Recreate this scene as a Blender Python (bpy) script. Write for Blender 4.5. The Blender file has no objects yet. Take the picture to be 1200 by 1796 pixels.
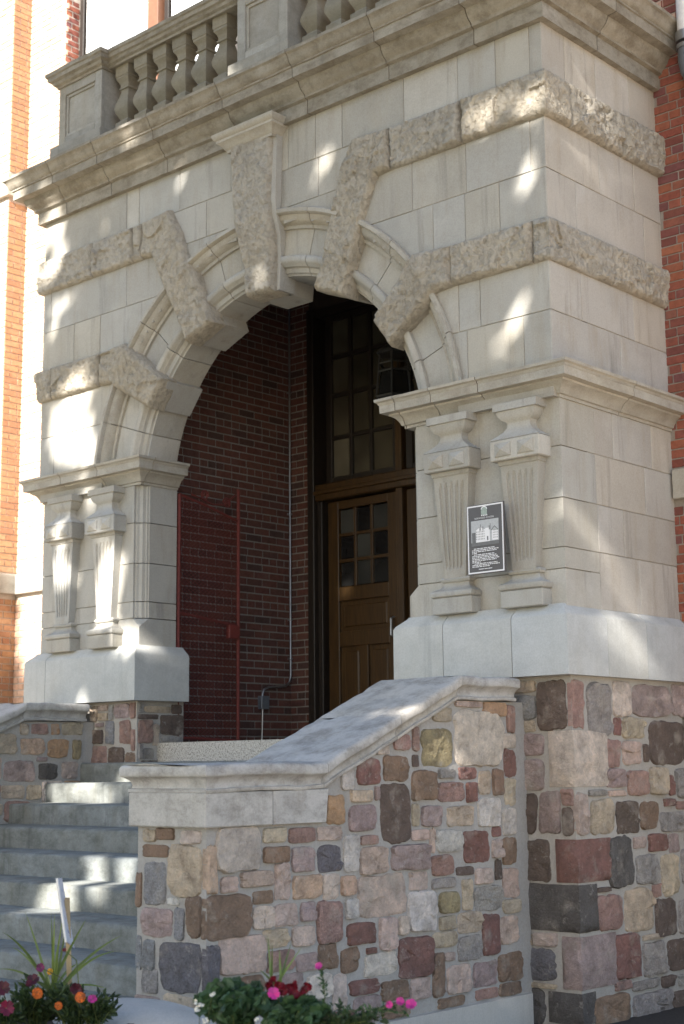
import bpy, bmesh, math, random
from mathutils import Vector, noise
import numpy as np
R = math.radians
sc = bpy.context.scene
COL = sc.collection

# ------------------------------------------------------------------ camera, sky, sun, exposure
cam_d = bpy.data.cameras.new('camera'); cam = bpy.data.objects.new('camera', cam_d); COL.objects.link(cam)
sc.camera = cam
_yaw, _pit, _rol = R(42.214), R(9.858), R(-0.602)
_fw = Vector((-math.sin(_yaw)*math.cos(_pit), math.cos(_yaw)*math.cos(_pit), math.sin(_pit)))
_r = Vector((math.cos(_yaw), math.sin(_yaw), 0)); _u = _r.cross(_fw)
_r2 = _r*math.cos(_rol)+_u*math.sin(_rol); _u2 = _u*math.cos(_rol)-_r*math.sin(_rol)
from mathutils import Matrix
cam.matrix_world = Matrix(((_r2.x,_u2.x,-_fw.x,5.690),(_r2.y,_u2.y,-_fw.y,-8.504),(_r2.z,_u2.z,-_fw.z,1.691),(0,0,0,1)))
cam_d.sensor_fit = 'VERTICAL'; cam_d.sensor_height = 36.0; cam_d.lens = 2596.4/1796*36.0
cam_d.clip_start = 0.1; cam_d.clip_end = 500
cam_d.dof.use_dof = True; cam_d.dof.focus_distance = 10.0; cam_d.dof.aperture_fstop = 2.8

SUN_AZ, SUN_EL = R(14), R(32)          # azimuth from -Y, negative = towards -X
SDIR = Vector((math.sin(SUN_AZ)*math.cos(SUN_EL), -math.cos(SUN_AZ)*math.cos(SUN_EL), math.sin(SUN_EL)))
w = bpy.data.worlds.new('World'); sc.world = w; w.use_nodes = True
nt = w.node_tree; nt.nodes.clear()
sky = nt.nodes.new('ShaderNodeTexSky'); sky.sky_type = 'NISHITA'; sky.sun_disc = False
sky.sun_elevation = SUN_EL; sky.sun_rotation = math.atan2(SDIR.x, SDIR.y)
sky.air_density = 1.0; sky.dust_density = 1.0; sky.ozone_density = 1.0
bg = nt.nodes.new('ShaderNodeBackground'); bg.inputs[1].default_value = 0.075
wo = nt.nodes.new('ShaderNodeOutputWorld')
nt.links.new(sky.outputs[0], bg.inputs[0]); nt.links.new(bg.outputs[0], wo.inputs[0])
sd = bpy.data.lights.new('sun', 'SUN'); sd.energy = 5.0; sd.angle = R(0.53); sd.color = (1.0, 0.94, 0.86)
sun = bpy.data.objects.new('sun', sd); COL.objects.link(sun)
sun.rotation_euler = (-SDIR).to_track_quat('-Z', 'Y').to_euler(); sun.location = (-6, -20, 30)
vs = sc.view_settings
vs.view_transform = 'Standard'; vs.look = 'None'; vs.gamma = 1.0; vs.use_curve_mapping = False
vs.exposure = 2.0
sc.cycles.max_bounces = 8; sc.cycles.diffuse_bounces = 5

# ------------------------------------------------------------------ helpers
rng = random.Random(7)
WL = {}                                   # world location of parents
def thing(name, label, cat, loc=(0,0,0), group=None):
    o = bpy.data.objects.new(name, None); COL.objects.link(o); o.location = loc
    o.empty_display_size = 0.1
    o['label'] = label; o['category'] = cat
    if group: o['group'] = group
    WL[o] = Vector(loc); return o
def tag(o, label, cat, group=None):
    o['label'] = label; o['category'] = cat
    if group: o['group'] = group
    return o
def link(name, me, parent, loc):
    o = bpy.data.objects.new(name, me); COL.objects.link(o)
    if parent is not None:
        o.parent = parent; o.location = Vector(loc)-WL[parent]
    else: o.location = loc
    WL[o] = Vector(loc); return o
class MB:
    def __init__(s): s.v = []; s.f = []; s.mi = []
    def add(s, vs_, fs, m=0):
        n = len(s.v); s.v += [tuple(q) for q in vs_]; s.f += [tuple(i+n for i in f) for f in fs]; s.mi += [m]*len(fs)
        return s
    def box(s, x0, x1, y0, y1, z0, z1, m=0):
        return s.add([(x0,y0,z0),(x1,y0,z0),(x1,y1,z0),(x0,y1,z0),(x0,y0,z1),(x1,y0,z1),(x1,y1,z1),(x0,y1,z1)],
                     [(0,3,2,1),(4,5,6,7),(0,1,5,4),(1,2,6,5),(2,3,7,6),(3,0,4,7)], m)
    def bbox(s, x0, x1, y0, y1, z0, z1, b=.006, m=0):
        # box with chamfered edges
        X=(x0,x1);Y=(y0,y1);Z=(z0,z1); vs_=[]; idx={}
        for i in (0,1):
            for j in (0,1):
                for k in (0,1):
                    sx=b if i==0 else -b; sy=b if j==0 else -b; sz=b if k==0 else -b
                    for ax,pt in enumerate(((X[i],Y[j]+sy,Z[k]+sz),(X[i]+sx,Y[j],Z[k]+sz),(X[i]+sx,Y[j]+sy,Z[k]))):
                        idx[i,j,k,ax]=len(vs_); vs_.append(pt)
        q=lambda a:[idx[t] for t in a]
        fs=[q([(0,0,0,0),(0,0,1,0),(0,1,1,0),(0,1,0,0)]),q([(1,0,0,0),(1,1,0,0),(1,1,1,0),(1,0,1,0)]),
            q([(0,0,0,1),(1,0,0,1),(1,0,1,1),(0,0,1,1)]),q([(0,1,0,1),(0,1,1,1),(1,1,1,1),(1,1,0,1)]),
            q([(0,0,0,2),(0,1,0,2),(1,1,0,2),(1,0,0,2)]),q([(0,0,1,2),(1,0,1,2),(1,1,1,2),(0,1,1,2)])]
        for k in (0,1):
            fs.append(q([(0,0,k,1),(1,0,k,1),(1,0,k,2),(0,0,k,2)])); fs.append(q([(0,1,k,1),(1,1,k,1),(1,1,k,2),(0,1,k,2)]))
            fs.append(q([(0,0,k,0),(0,1,k,0),(0,1,k,2),(0,0,k,2)])); fs.append(q([(1,0,k,0),(1,1,k,0),(1,1,k,2),(1,0,k,2)]))
        for i in (0,1):
            for j in (0,1):
                fs.append(q([(i,j,0,0),(i,j,1,0),(i,j,1,1),(i,j,0,1)]))
                for k in (0,1): fs.append(q([(i,j,k,0),(i,j,k,1),(i,j,k,2)]))
        return s.add(vs_, fs, m)
    def prism(s, poly, y0, y1, b=.004, m=0, axis='y'):
        # poly in (x,z); face at y0 towards the viewer, chamfered by b; axis 'x' gives poly in (y,z) with face at x=y0; 'z' poly in (x,y)
        n=len(poly); cx=sum(q[0] for q in poly)/n; cz=sum(q[1] for q in poly)/n
        def ins(q):
            dx,dz=cx-q[0],cz-q[1]; l=math.hypot(dx,dz) or 1; return (q[0]+dx/l*b*1.4, q[1]+dz/l*b*1.4)
        sg = 1 if y1>y0 else -1
        L=[[(ins(q),y0) for q in poly],[(q,y0+sg*b) for q in poly],[(q,y1) for q in poly]]
        f3={'y':lambda q,d:(q[0],d,q[1]),'x':lambda q,d:(d,q[0],q[1]),'z':lambda q,d:(q[0],q[1],d)}[axis]
        vs_=[f3(q,d) for ring in L for q,d in ring]
        fs=[tuple(range(n)),tuple(range(2*n,3*n))]
        for r in (0,1):
            for i in range(n): j=(i+1)%n; fs.append((r*n+i,r*n+j,(r+1)*n+j,(r+1)*n+i))
        return s.add(vs_, fs, m)
    def tube(s, path, r, n=8, m=0, cap=True):
        P=[Vector(q) for q in path]; rr=r if isinstance(r,(list,tuple)) else [r]*len(P); vs_=[];fs=[]
        up=None
        for i,q in enumerate(P):
            t=(P[min(i+1,len(P)-1)]-P[max(i-1,0)]).normalized()
            if up is None: up=t.orthogonal().normalized()
            up=(up-t*up.dot(t)).normalized(); sd_=t.cross(up)
            for k in range(n):
                a=2*math.pi*k/n; vs_.append(q+(up*math.cos(a)+sd_*math.sin(a))*rr[i])
        for i in range(len(P)-1):
            for k in range(n): k2=(k+1)%n; fs.append((i*n+k,i*n+k2,(i+1)*n+k2,(i+1)*n+k))
        if cap: fs+= [tuple(range(n))[::-1], tuple(range((len(P)-1)*n,len(P)*n))]
        return s.add(vs_, fs, m)
    def lathe(s, prof, c, n=16, m=0, sx=1.0, sy=1.0, rot=0):
        vs_=[];fs=[]
        for (r,z) in prof:
            for k in range(n):
                a=2*math.pi*k/n+rot; vs_.append((c[0]+r*math.cos(a)*sx,c[1]+r*math.sin(a)*sy,c[2]+z))
        for i in range(len(prof)-1):
            for k in range(n): k2=(k+1)%n; fs.append((i*n+k,i*n+k2,(i+1)*n+k2,(i+1)*n+k))
        fs+=[tuple(range(n))[::-1],tuple(range((len(prof)-1)*n,len(prof)*n))]
        return s.add(vs_, fs, m)
    def grid(s, rows, m=0, closed=False):
        h=len(rows);w_=len(rows[0]);fs=[]
        for i in range(h-1):
            for j in range(w_-1): fs.append((i*w_+j,i*w_+j+1,(i+1)*w_+j+1,(i+1)*w_+j))
        return s.add([q for r_ in rows for q in r_], fs, m)
    def build(s, name, mats, parent=None, smooth=None, loc=None, normals=True):
        if not isinstance(mats,(list,tuple)): mats=[mats]
        V=np.array(s.v,float)
        c = Vector(loc) if loc is not None else Vector(((V.min(0)+V.max(0))/2))
        me=bpy.data.meshes.new(name); me.from_pydata((V-np.array(c)).tolist(),[],s.f)
        for m_ in mats: me.materials.append(m_)
        me.polygons.foreach_set('material_index',s.mi)
        if normals:
            bm=bmesh.new(); bm.from_mesh(me); bmesh.ops.recalc_face_normals(bm,faces=bm.faces); bm.to_mesh(me); bm.free()
        if smooth is not None:
            me.polygons.foreach_set('use_smooth',[True]*len(me.polygons))
            if smooth<179:
                me.set_sharp_from_angle(angle=R(smooth))
        me.update()
        return link(name, me, parent, c)
def wob(q, a=.003, f=6.0):
    n=noise.noise_vector(Vector(q)*f); return (q[0]+n.x*a,q[1]+n.y*a,q[2]+n.z*a)
def sweep(prof, path, step=.12, wobble=.003, m=0):
    # path: plan polyline [(x,y)]; outward side is to the right of travel; prof [(p,z)]
    n=len(path); nor=[]
    for i in range(n-1):
        dx,dy=path[i+1][0]-path[i][0],path[i+1][1]-path[i][1]; l=math.hypot(dx,dy); nor.append((dy/l,-dx/l))
    st=[]
    def off(i):
        a=nor[max(i-1,0)]; b=nor[min(i,n-2)]; k=1+a[0]*b[0]+a[1]*b[1]; return ((a[0]+b[0])/k,(a[1]+b[1])/k)
    for i in range(n-1):
        l=math.dist(path[i],path[i+1]); k=max(1,int(l/step)); o0,o1=off(i),off(i+1)
        for j in range(k + (1 if i==n-2 else 0)):
            t=j/k
            st.append(((path[i][0]*(1-t)+path[i+1][0]*t,path[i][1]*(1-t)+path[i+1][1]*t),
                       (o0[0]*(1-t)+o1[0]*t,o0[1]*(1-t)+o1[1]*t) if True else None))
    # interior stations of a straight run use the run normal, ends use the mitre
    rows=[]; idx=0
    for i in range(n-1):
        l=math.dist(path[i],path[i+1]); k=max(1,int(l/step))
        for j in range(k+(1 if i==n-2 else 0)):
            base,_=st[idx]; idx+=1
            # true mitred geometry: offset line parallel to the run, ends cut at the mitre
            t=j/k; o0,o1=off(i),off(i+1); row=[]
            for p,z in prof:
                a=(path[i][0]+o0[0]*p,path[i][1]+o0[1]*p); b=(path[i+1][0]+o1[0]*p,path[i+1][1]+o1[1]*p)
                q=(a[0]*(1-t)+b[0]*t,a[1]*(1-t)+b[1]*t,z)
                row.append(wob(q,wobble) if wobble else q)
            rows.append(row)
    M=MB(); M.grid(rows,m); L=len(prof); N=len(rows)
    M.f.append(tuple(range(L))); M.mi.append(m)
    M.f.append(tuple(range((N-1)*L,N*L))[::-1]); M.mi.append(m)
    return M
def ring(prof, a0, a1, cx, cz, step=2.0, m=0, wobble=.002):
    k=max(2,int(abs(a1-a0)/step)); rows=[]
    for i in range(k+1):
        a=R(a0+(a1-a0)*i/k); rows.append([wob((cx+r*math.cos(a),y,cz+r*math.sin(a)),wobble) for r,y in prof])
    M=MB(); M.grid(rows,m); L=len(prof)
    M.f.append(tuple(range(L))); M.mi.append(m); M.f.append(tuple(range(k*L,(k+1)*L))[::-1]); M.mi.append(m)
    return M
def resample(P, n):
    P=[Vector(q) for q in P]; d=[0]
    for i in range(len(P)-1): d.append(d[-1]+(P[i+1]-P[i]).length)
    out=[]
    for k in range(n):
        t=d[-1]*k/(n-1); i=0
        while i<len(P)-2 and d[i+1]<t: i+=1
        f=(t-d[i])/((d[i+1]-d[i]) or 1); out.append(P[i].lerp(P[i+1],f))
    return out
def facet(q,amp):
    # broken-rock relief: tilted chips at two sizes over fine fracture noise
    out=0
    for s,a in ((4.6,1.15),(12.0,.42)):
        qq=q*s+noise.noise_vector(q*s*.8)*.45
        _,pts=noise.voronoi(qq); c=pts[0]; rd=noise.cell_vector(c*3.17+Vector((s,s,s)))-Vector((.5,.5,.5))
        out+=a*amp*((qq-c).dot(rd)*1.5+(rd.x+rd.y)*.35)
    return out+amp*.3*noise.fractal(q*26,.7,2.2,3)+amp*.7*noise.noise(q*2.3)
def rock(top, bot, nrm, prot=.07, rough=.03, seed=0, cell=.0125, back=.12, sub=None):
    # rock-faced stone lofted between two edge polylines, displaced along nrm
    T0=[Vector(q) for q in top]; Lt=sum((T0[i+1]-T0[i]).length for i in range(len(T0)-1))
    B0=[Vector(q) for q in bot]; Lb=sum((B0[i+1]-B0[i]).length for i in range(len(B0)-1))
    L=(Lt+Lb)/2; H=((T0[0]-B0[0]).length+(T0[-1]-B0[-1]).length)/2
    # subdivide each segment of the polylines so that bends stay where they are
    segs=len(T0)-1; ns=[max(2,int(((T0[i+1]-T0[i]).length+(B0[i+1]-B0[i]).length)/2/cell)) for i in range(segs)]
    Ts=[];Bs=[];Ns=[]
    for i in range(segs):
        for j in range(ns[i]+(1 if i==segs-1 else 0)):
            t=j/ns[i]; Ts.append(T0[i].lerp(T0[i+1],t)); Bs.append(B0[i].lerp(B0[i+1],t)); Ns.append(Vector(nrm[i]).lerp(Vector(nrm[i+1]),t))
    ntt=max(3,int(H/cell)); off=Vector((seed*3.7,seed*1.3,seed*2.1)); rows=[]; nS=len(Ts)
    for i in range(nS):
        row=[]
        for j in range(ntt+1):
            t=j/ntt; b=Ts[i].lerp(Bs[i],t)
            e=min(i/(nS-1)*L,(1-i/(nS-1))*L,t*H,(1-t)*H)
            pr=min(1,e/.035); pr=pr*(2-pr)
            q=b*1.0+off
            d=prot*(.34+.66*pr)+pr*facet(q,rough)-pr*rough*.5*max(0,noise.noise(q*30)+.05)
            jit=noise.noise_vector(q*14)*.004*(1-pr)
            row.append(b+Ns[i]*d+jit)
        rows.append(row)
    # skirt
    full=[]
    for i in range(nS):
        full.append([Ts[i]-Ns[i]*back]+rows[i]+[Bs[i]-Ns[i]*back])
    first=[q-Ns[0]*(back+prot*.34) for q in full[0][1:-1]]; last=[q-Ns[-1]*(back+prot*.34) for q in full[-1][1:-1]]
    full=[[full[0][0]]+first+[full[0][-1]]]+full+[[full[-1][0]]+last+[full[-1][-1]]]
    M=MB(); M.grid(full); return M

# ------------------------------------------------------------------ materials
def newmat(name):
    m=bpy.data.materials.new(name); m.use_nodes=True; n=m.node_tree; n.nodes.clear()
    o=n.nodes.new('ShaderNodeOutputMaterial'); b=n.nodes.new('ShaderNodeBsdfPrincipled'); n.links.new(b.outputs[0],o.inputs[0])
    return m,n,b
def N(n,t,**k):
    x=n.nodes.new(t)
    for a,v in k.items(): setattr(x,a,v)
    return x
def coords(n, rnd=True, sc_=(1,1,1)):
    g=N(n,'ShaderNodeNewGeometry'); v=g.outputs['Position']
    if rnd:
        oi=N(n,'ShaderNodeObjectInfo'); ri=N(n,'ShaderNodeMath',operation='ADD')
        n.links.new(oi.outputs['Random'],ri.inputs[0]); n.links.new(g.outputs['Random Per Island'],ri.inputs[1])
        mu=N(n,'ShaderNodeVectorMath',operation='SCALE'); mu.inputs[0].default_value=(37,19,53); n.links.new(ri.outputs[0],mu.inputs['Scale'])
        ad=N(n,'ShaderNodeVectorMath',operation='ADD'); n.links.new(v,ad.inputs[0]); n.links.new(mu.outputs[0],ad.inputs[1]); v=ad.outputs[0]
        fr=N(n,'ShaderNodeMath',operation='FRACT'); n.links.new(ri.outputs[0],fr.inputs[0])
        return v,fr.outputs[0]
    return v,None
def nz(n,v,scale,detail=5,rough=.6,stretch=None):
    if stretch:
        m=N(n,'ShaderNodeMapping'); m.inputs['Scale'].default_value=stretch; n.links.new(v,m.inputs['Vector']); v=m.outputs[0]
    t=N(n,'ShaderNodeTexNoise'); t.inputs['Scale'].default_value=scale; t.inputs['Detail'].default_value=detail; t.inputs['Roughness'].default_value=rough
    n.links.new(v,t.inputs['Vector']); return t.outputs['Fac']
def ramp(n,f,stops):
    r=N(n,'ShaderNodeValToRGB'); cr=r.color_ramp
    while len(cr.elements)<len(stops): cr.elements.new(.5)
    for e,(p,c) in zip(cr.elements,stops): e.position=p; e.color=(*c,1) if len(c)==3 else c
    n.links.new(f,r.inputs[0]); return r.outputs[0]
def mix(n,f,a,b,mode='MIX'):
    x=N(n,'ShaderNodeMix',data_type='RGBA',blend_type=mode)
    for s,v in ((x.inputs[0],f),(x.inputs[6],a),(x.inputs[7],b)):
        if hasattr(v,'links') or hasattr(v,'is_linked'): n.links.new(v,s)
        elif isinstance(v,(int,float)): s.default_value=v
        else: s.default_value=(*v,1)
    return x.outputs[2]
def mth(n,op,a,b=None):
    x=N(n,'ShaderNodeMath',operation=op)
    for s,v in ((x.inputs[0],a),(x.inputs[1],b)):
        if v is None: continue
        if isinstance(v,(int,float)): s.default_value=v
        else: n.links.new(v,s)
    return x.outputs[0]
def bump(n,b,h,st=.4,dist=.01):
    x=N(n,'ShaderNodeBump'); x.inputs['Strength'].default_value=st; x.inputs['Distance'].default_value=dist
    n.links.new(h,x.inputs['Height']); n.links.new(x.outputs[0],b.inputs['Normal'])
def stone_mat(name, c, var=.12, stain=.35, staincol=(.13,.10,.07), bst=.35, fine=90, pit=0, dirt=0.0, dirtcol=(.05,.045,.04), streak=.25):
    m,n,b=newmat(name); v,r=coords(n); c=np.array(c)
    base=ramp(n,nz(n,v,2.6,6,.62),[(.3,tuple(c*.86)),(.55,tuple(c)),(.75,tuple(np.minimum(c*1.1,.9)))])
    hue=ramp(n,r,[(0,(1-var*1.2,1-var*1.2,1-var*1.2)),(.3,(1,.98,.94)),(.5,(.93,.95,.98)),(.75,(1-var*.6,1-var*.55,1-var*.5)),(1,(1+var*.5,1+var*.45,1+var*.4))])
    base=mix(n,1.0,base,hue,'MULTIPLY')
    s1=ramp(n,nz(n,v,3.2,5,.6,(2.4,2.4,.45)),[(.50,(0,0,0)),(.78,(1,1,1))])
    base=mix(n,mth(n,'MULTIPLY',s1,streak),base,tuple(c*np.array([.72,.66,.56])))
    s2=ramp(n,nz(n,v,1.3,7,.7),[(.52,(0,0,0)),(.7,(1,1,1))])
    base=mix(n,mth(n,'MULTIPLY',s2,stain),base,tuple(c*.6+np.array(staincol)*.4))
    s4=ramp(n,nz(n,v,1.1,8,.72),[(.56,(0,0,0)),(.66,(1,1,1))]); base=mix(n,mth(n,'MULTIPLY',s4,.22),base,(.55,.55,.54))
    s5=ramp(n,nz(n,v,2.0,6,.7,(3.5,3.5,.28)),[(.56,(0,0,0)),(.72,(1,1,1))]); base=mix(n,mth(n,'MULTIPLY',s5,streak*1.2),base,tuple(c*.5))
    if dirt:
        s3=ramp(n,nz(n,v,4.5,8,.75,(1,1,1.6)),[(.44,(0,0,0)),(.64,(1,1,1))]); base=mix(n,mth(n,'MULTIPLY',s3,dirt),base,dirtcol)
    sp=ramp(n,nz(n,v,fine,3,.7),[(.3,(.86,.86,.86)),(.6,(1,1,1)),(.8,(1.05,1.05,1.05))])
    base=mix(n,1.0,base,sp,'MULTIPLY')
    n.links.new(base,b.inputs['Base Color']); b.inputs['Roughness'].default_value=.88; b.inputs['Specular IOR Level'].default_value=.25
    h=mth(n,'ADD',nz(n,v,28,5,.65),mth(n,'MULTIPLY',nz(n,v,140,3,.6),.4))
    if pit:
        pm=ramp(n,nz(n,v,24,5,.65,(1,1,.8)),[(.36,(0,0,0)),(.5,(1,1,1))])
        base=mix(n,mth(n,'MULTIPLY',mth(n,'SUBTRACT',1.0,pm),.07),base,tuple(c*.45)); n.links.new(base,b.inputs['Base Color'])
        h=mth(n,'ADD',h,mth(n,'MULTIPLY',pm,pit))
    bump(n,b,h,bst,.006 if not pit else .018)
    return m
M_ash=stone_mat('limestone_smooth',(.45,.435,.395),var=.19,stain=.7,streak=.55)
M_ashS=stone_mat('limestone_smooth_warm_lit',(.47,.44,.395),var=.15,stain=.6,streak=.6)  # warmer, lighter copy for the side face; its warm light is in the colour
M_rock=stone_mat('limestone_rock_face',(.47,.43,.36),var=.1,bst=1.0,fine=45,pit=.5,stain=.45,dirt=.12,dirtcol=(.17,.14,.10))
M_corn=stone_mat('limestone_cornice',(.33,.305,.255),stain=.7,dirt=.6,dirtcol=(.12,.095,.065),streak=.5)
M_cap=stone_mat('limestone_moulding',(.45,.425,.37),stain=.6,dirt=.3,dirtcol=(.14,.11,.08))
M_base=stone_mat('limestone_plinth',(.53,.54,.525),var=.09,stain=.5,streak=.3,dirt=.14,dirtcol=(.24,.23,.21))
M_cope=stone_mat('limestone_coping',(.53,.51,.48),stain=.5,dirt=.62,dirtcol=(.17,.155,.135),streak=.45)
M_step=stone_mat('stair_concrete',(.24,.255,.245),stain=.75,dirt=.62,dirtcol=(.085,.09,.078),streak=.85,staincol=(.1,.1,.08))
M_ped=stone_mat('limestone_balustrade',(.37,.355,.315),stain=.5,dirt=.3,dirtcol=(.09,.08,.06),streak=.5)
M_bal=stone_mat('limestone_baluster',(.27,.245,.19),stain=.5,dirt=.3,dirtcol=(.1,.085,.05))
M_conc=stone_mat('pale_concrete',(.50,.48,.44),stain=.3)
M_mort=stone_mat('rubble_mortar',(.41,.385,.35),var=0,bst=.9,fine=70,stain=.5)
M_jm=stone_mat('ashlar_mortar',(.39,.375,.34),var=0)
def granite_mat():
    m,n,b=newmat('speckled_granite'); v,_=coords(n)
    c=ramp(n,nz(n,v,70,4,.8),[(.38,(.12,.11,.1)),(.47,(.38,.36,.32)),(.6,(.55,.52,.46))])
    n.links.new(c,b.inputs['Base Color']); b.inputs['Roughness'].default_value=.8; return m
M_gran=granite_mat()
def field_mat():
    m,n,b=newmat('fieldstone'); v,_=coords(n)
    oi=N(n,'ShaderNodeObjectInfo'); c=oi.outputs['Color']
    f1=ramp(n,nz(n,v,9,6,.7),[(.3,(.55,.53,.53)),(.5,(1,1,1)),(.7,(1.4,1.36,1.32))])
    c1=mix(n,1.0,c,f1,'MULTIPLY')
    f2=ramp(n,nz(n,v,75,4,.8),[(.32,(.55,.55,.55)),(.5,(1,1,1)),(.72,(1.5,1.5,1.48))])
    c1=mix(n,mth(n,'MULTIPLY',oi.outputs['Alpha'],1.0),c1,mix(n,1.0,c1,f2,'MULTIPLY'))
    f3=ramp(n,nz(n,v,5,5,.6),[(.56,(0,0,0)),(.7,(1,1,1))])
    c1=mix(n,.16,c1,(.42,.345,.275)); c1=mix(n,mth(n,'MULTIPLY',f3,.55),c1,(.46,.41,.35))
    f4=ramp(n,nz(n,v,16,6,.75),[(.58,(0,0,0)),(.66,(1,1,1))]); c1=mix(n,mth(n,'MULTIPLY',f4,.4),c1,(.50,.46,.41))
    n.links.new(c1,b.inputs['Base Color']); b.inputs['Roughness'].default_value=.85; b.inputs['Specular IOR Level'].default_value=.3
    bump(n,b,mth(n,'ADD',nz(n,v,30,7,.7),mth(n,'MULTIPLY',nz(n,v,110,3,.7),.35)),1.0,.03); return m
M_field=field_mat()
def brick_mat(name,cols,mort=False):
    m,n,b=newmat(name); v,r=coords(n)
    k=len(cols); st=[(i/(k-1) if k>1 else 0,c) for i,c in enumerate(cols)]
    c=ramp(n,r,st)
    f1=ramp(n,nz(n,v,22,6,.7),[(.3,(.7,.68,.68)),(.55,(1,1,1)),(.8,(1.2,1.15,1.1))]); c=mix(n,1.0,c,f1,'MULTIPLY')
    f2=ramp(n,nz(n,v,3,5,.6),[(.5,(0,0,0)),(.75,(1,1,1))]); c=mix(n,mth(n,'MULTIPLY',f2,.25),c,(.18,.13,.12))
    n.links.new(c,b.inputs['Base Color']); b.inputs['Roughness'].default_value=.85; b.inputs['Specular IOR Level'].default_value=.25
    bump(n,b,nz(n,v,60,5,.7),.6,.006); return m
M_brR=brick_mat('red_brick',[(.20,.065,.05),(.30,.10,.065),(.15,.055,.05),(.34,.13,.075),(.24,.075,.055),(.32,.115,.065),(.17,.07,.07),(.28,.09,.06)])
M_brL=brick_mat('sunlit_orange_brick',[(.58,.38,.26),(.63,.43,.31),(.55,.34,.24),(.65,.46,.33),(.59,.37,.26)])  # orange brick paled so the sun's glare sits in the colour
M_brO=brick_mat('shaded_orange_brick',[(.42,.24,.13),(.47,.28,.16),(.38,.20,.12),(.49,.31,.18)])  # deeper copy for the wing's return face, its weaker light put in the colour
M_brI=brick_mat('porch_shade_brick',[(.115,.05,.042),(.13,.057,.045),(.072,.044,.04),(.118,.05,.042),(.135,.062,.048),(.095,.048,.042)])  # brick darkened so the porch shade is partly in the colour
M_mR=stone_mat('brick_mortar',(.30,.27,.24),var=0,bst=.6)
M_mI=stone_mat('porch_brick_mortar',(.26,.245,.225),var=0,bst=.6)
M_mL=stone_mat('pale_brick_mortar',(.50,.44,.38),var=0,bst=.6)
def plain(name,c,rough=.5,metal=0,spec=.5,var=.2,sc_=12,bst=0):
    m,n,b=newmat(name); v,_=coords(n,False); c=np.array(c)
    n.links.new(ramp(n,nz(n,v,sc_,5,.65),[(.3,tuple(c*(1-var))),(.7,tuple(c*(1+var*.6)))]),b.inputs['Base Color'])
    b.inputs['Roughness'].default_value=rough; b.inputs['Metallic'].default_value=metal; b.inputs['Specular IOR Level'].default_value=spec
    if bst: bump(n,b,nz(n,v,60,4),bst,.004)
    return m
def wood_mat():
    m,n,b=newmat('varnished_oak'); v,_=coords(n,False)
    c=ramp(n,nz(n,v,6,6,.75,(9,9,.5)),[(.3,(.024,.013,.005)),(.55,(.058,.031,.010)),(.75,(.095,.052,.016))])
    n.links.new(c,b.inputs['Base Color']); b.inputs['Roughness'].default_value=.38; return m
M_wood=wood_mat()
M_dark=plain('dark_stained_wood',(.018,.013,.010),.5)
def vglass(name,c0,c1,rough):  # uneven pane tones stand in for reflections in the glass
    m,n,b=newmat(name); v,r=coords(n)
    col=ramp(n,r,[(0,c0),(1,c1)]); g=ramp(n,nz(n,v,1.6,2,.5),[(.35,(.5,.5,.5)),(.7,(1.3,1.3,1.25))])
    n.links.new(mix(n,1.0,col,g,'MULTIPLY'),b.inputs['Base Color']); b.inputs['Roughness'].default_value=rough
    bump(n,b,nz(n,v,5,2,.5),.15,.01); return m
M_glass=vglass('dim_window_glass',(.06,.052,.038),(.11,.10,.078),.10)
M_glassB=vglass('dark_door_glass',(.012,.012,.013),(.06,.062,.06),.05)
M_wglass=plain('sky_glare_window_glass',(.78,.80,.82),.08,.35,.8,.03,2)  # near-white tone stands in for the bright sky reflected in the panes
M_white=plain('white_paint',(.75,.74,.72),.45)
M_black=plain('black_iron',(.03,.03,.03),.4)
M_red=plain('red_gate_paint',(.16,.036,.031),.55,0,.4,.3,30)
M_galv=plain('galvanised_steel',(.42,.44,.47),.35,.9)
M_grey=plain('grey_enamel',(.16,.18,.21),.45,.3)
M_lead=plain('grey_flashing',(.22,.25,.28),.5,.4)
M_plq=plain('plaque_charcoal',(.082,.072,.070),.35,0,.5,.1)
M_plw=plain('plaque_white',(.78,.77,.78),.45,0,.3,.02)
M_plg=plain('plaque_mid_grey',(.16,.16,.16),.5,0,.3,.15,60)
M_pll=plain('plaque_light_grey',(.45,.46,.47),.5,0,.3,.12,60)
M_crest=plain('plaque_crest_green',(.34,.40,.36),.5,0,.3,.25,120)
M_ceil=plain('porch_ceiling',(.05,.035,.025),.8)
M_asph=plain('asphalt',(.055,.052,.05),.9,0,.2,.3,40,.6)
M_lawn=plain('added_grass',(.05,.075,.025),.95,0,.1,.4,8,.6)
M_walk=plain('walkway_concrete',(.22,.21,.19),.9,0,.2,.2,6,.3)
M_grnd=plain('dry_ground',(.46,.37,.27),.95,0,.1,.3,1.5,.5)
M_pot=plain('dark_planter',(.035,.028,.022),.6)
M_soil=plain('potting_soil',(.03,.022,.016),.95,0,.1,.4,40)
M_bark=plain('tree_bark',(.09,.07,.055),.95,0,.1,.4,14,.8)
def leaf_mat(name,c,tr=.35):
    m,n,b=newmat(name); v,r=coords(n); c=np.array(c)
    col=ramp(n,r,[(0,tuple(c*.6)),(.5,tuple(c)),(1,tuple(c*np.array([1.5,1.35,1.1])))])
    n.links.new(col,b.inputs['Base Color']); b.inputs['Roughness'].default_value=.5
    t=N(n,'ShaderNodeBsdfTranslucent'); n.links.new(col,t.inputs[0]); mx=N(n,'ShaderNodeMixShader'); mx.inputs[0].default_value=tr
    o=[x for x in n.nodes if x.type=='OUTPUT_MATERIAL'][0]
    n.links.new(b.outputs[0],mx.inputs[1]); n.links.new(t.outputs[0],mx.inputs[2]); n.links.new(mx.outputs[0],o.inputs[0]); return m
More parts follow.
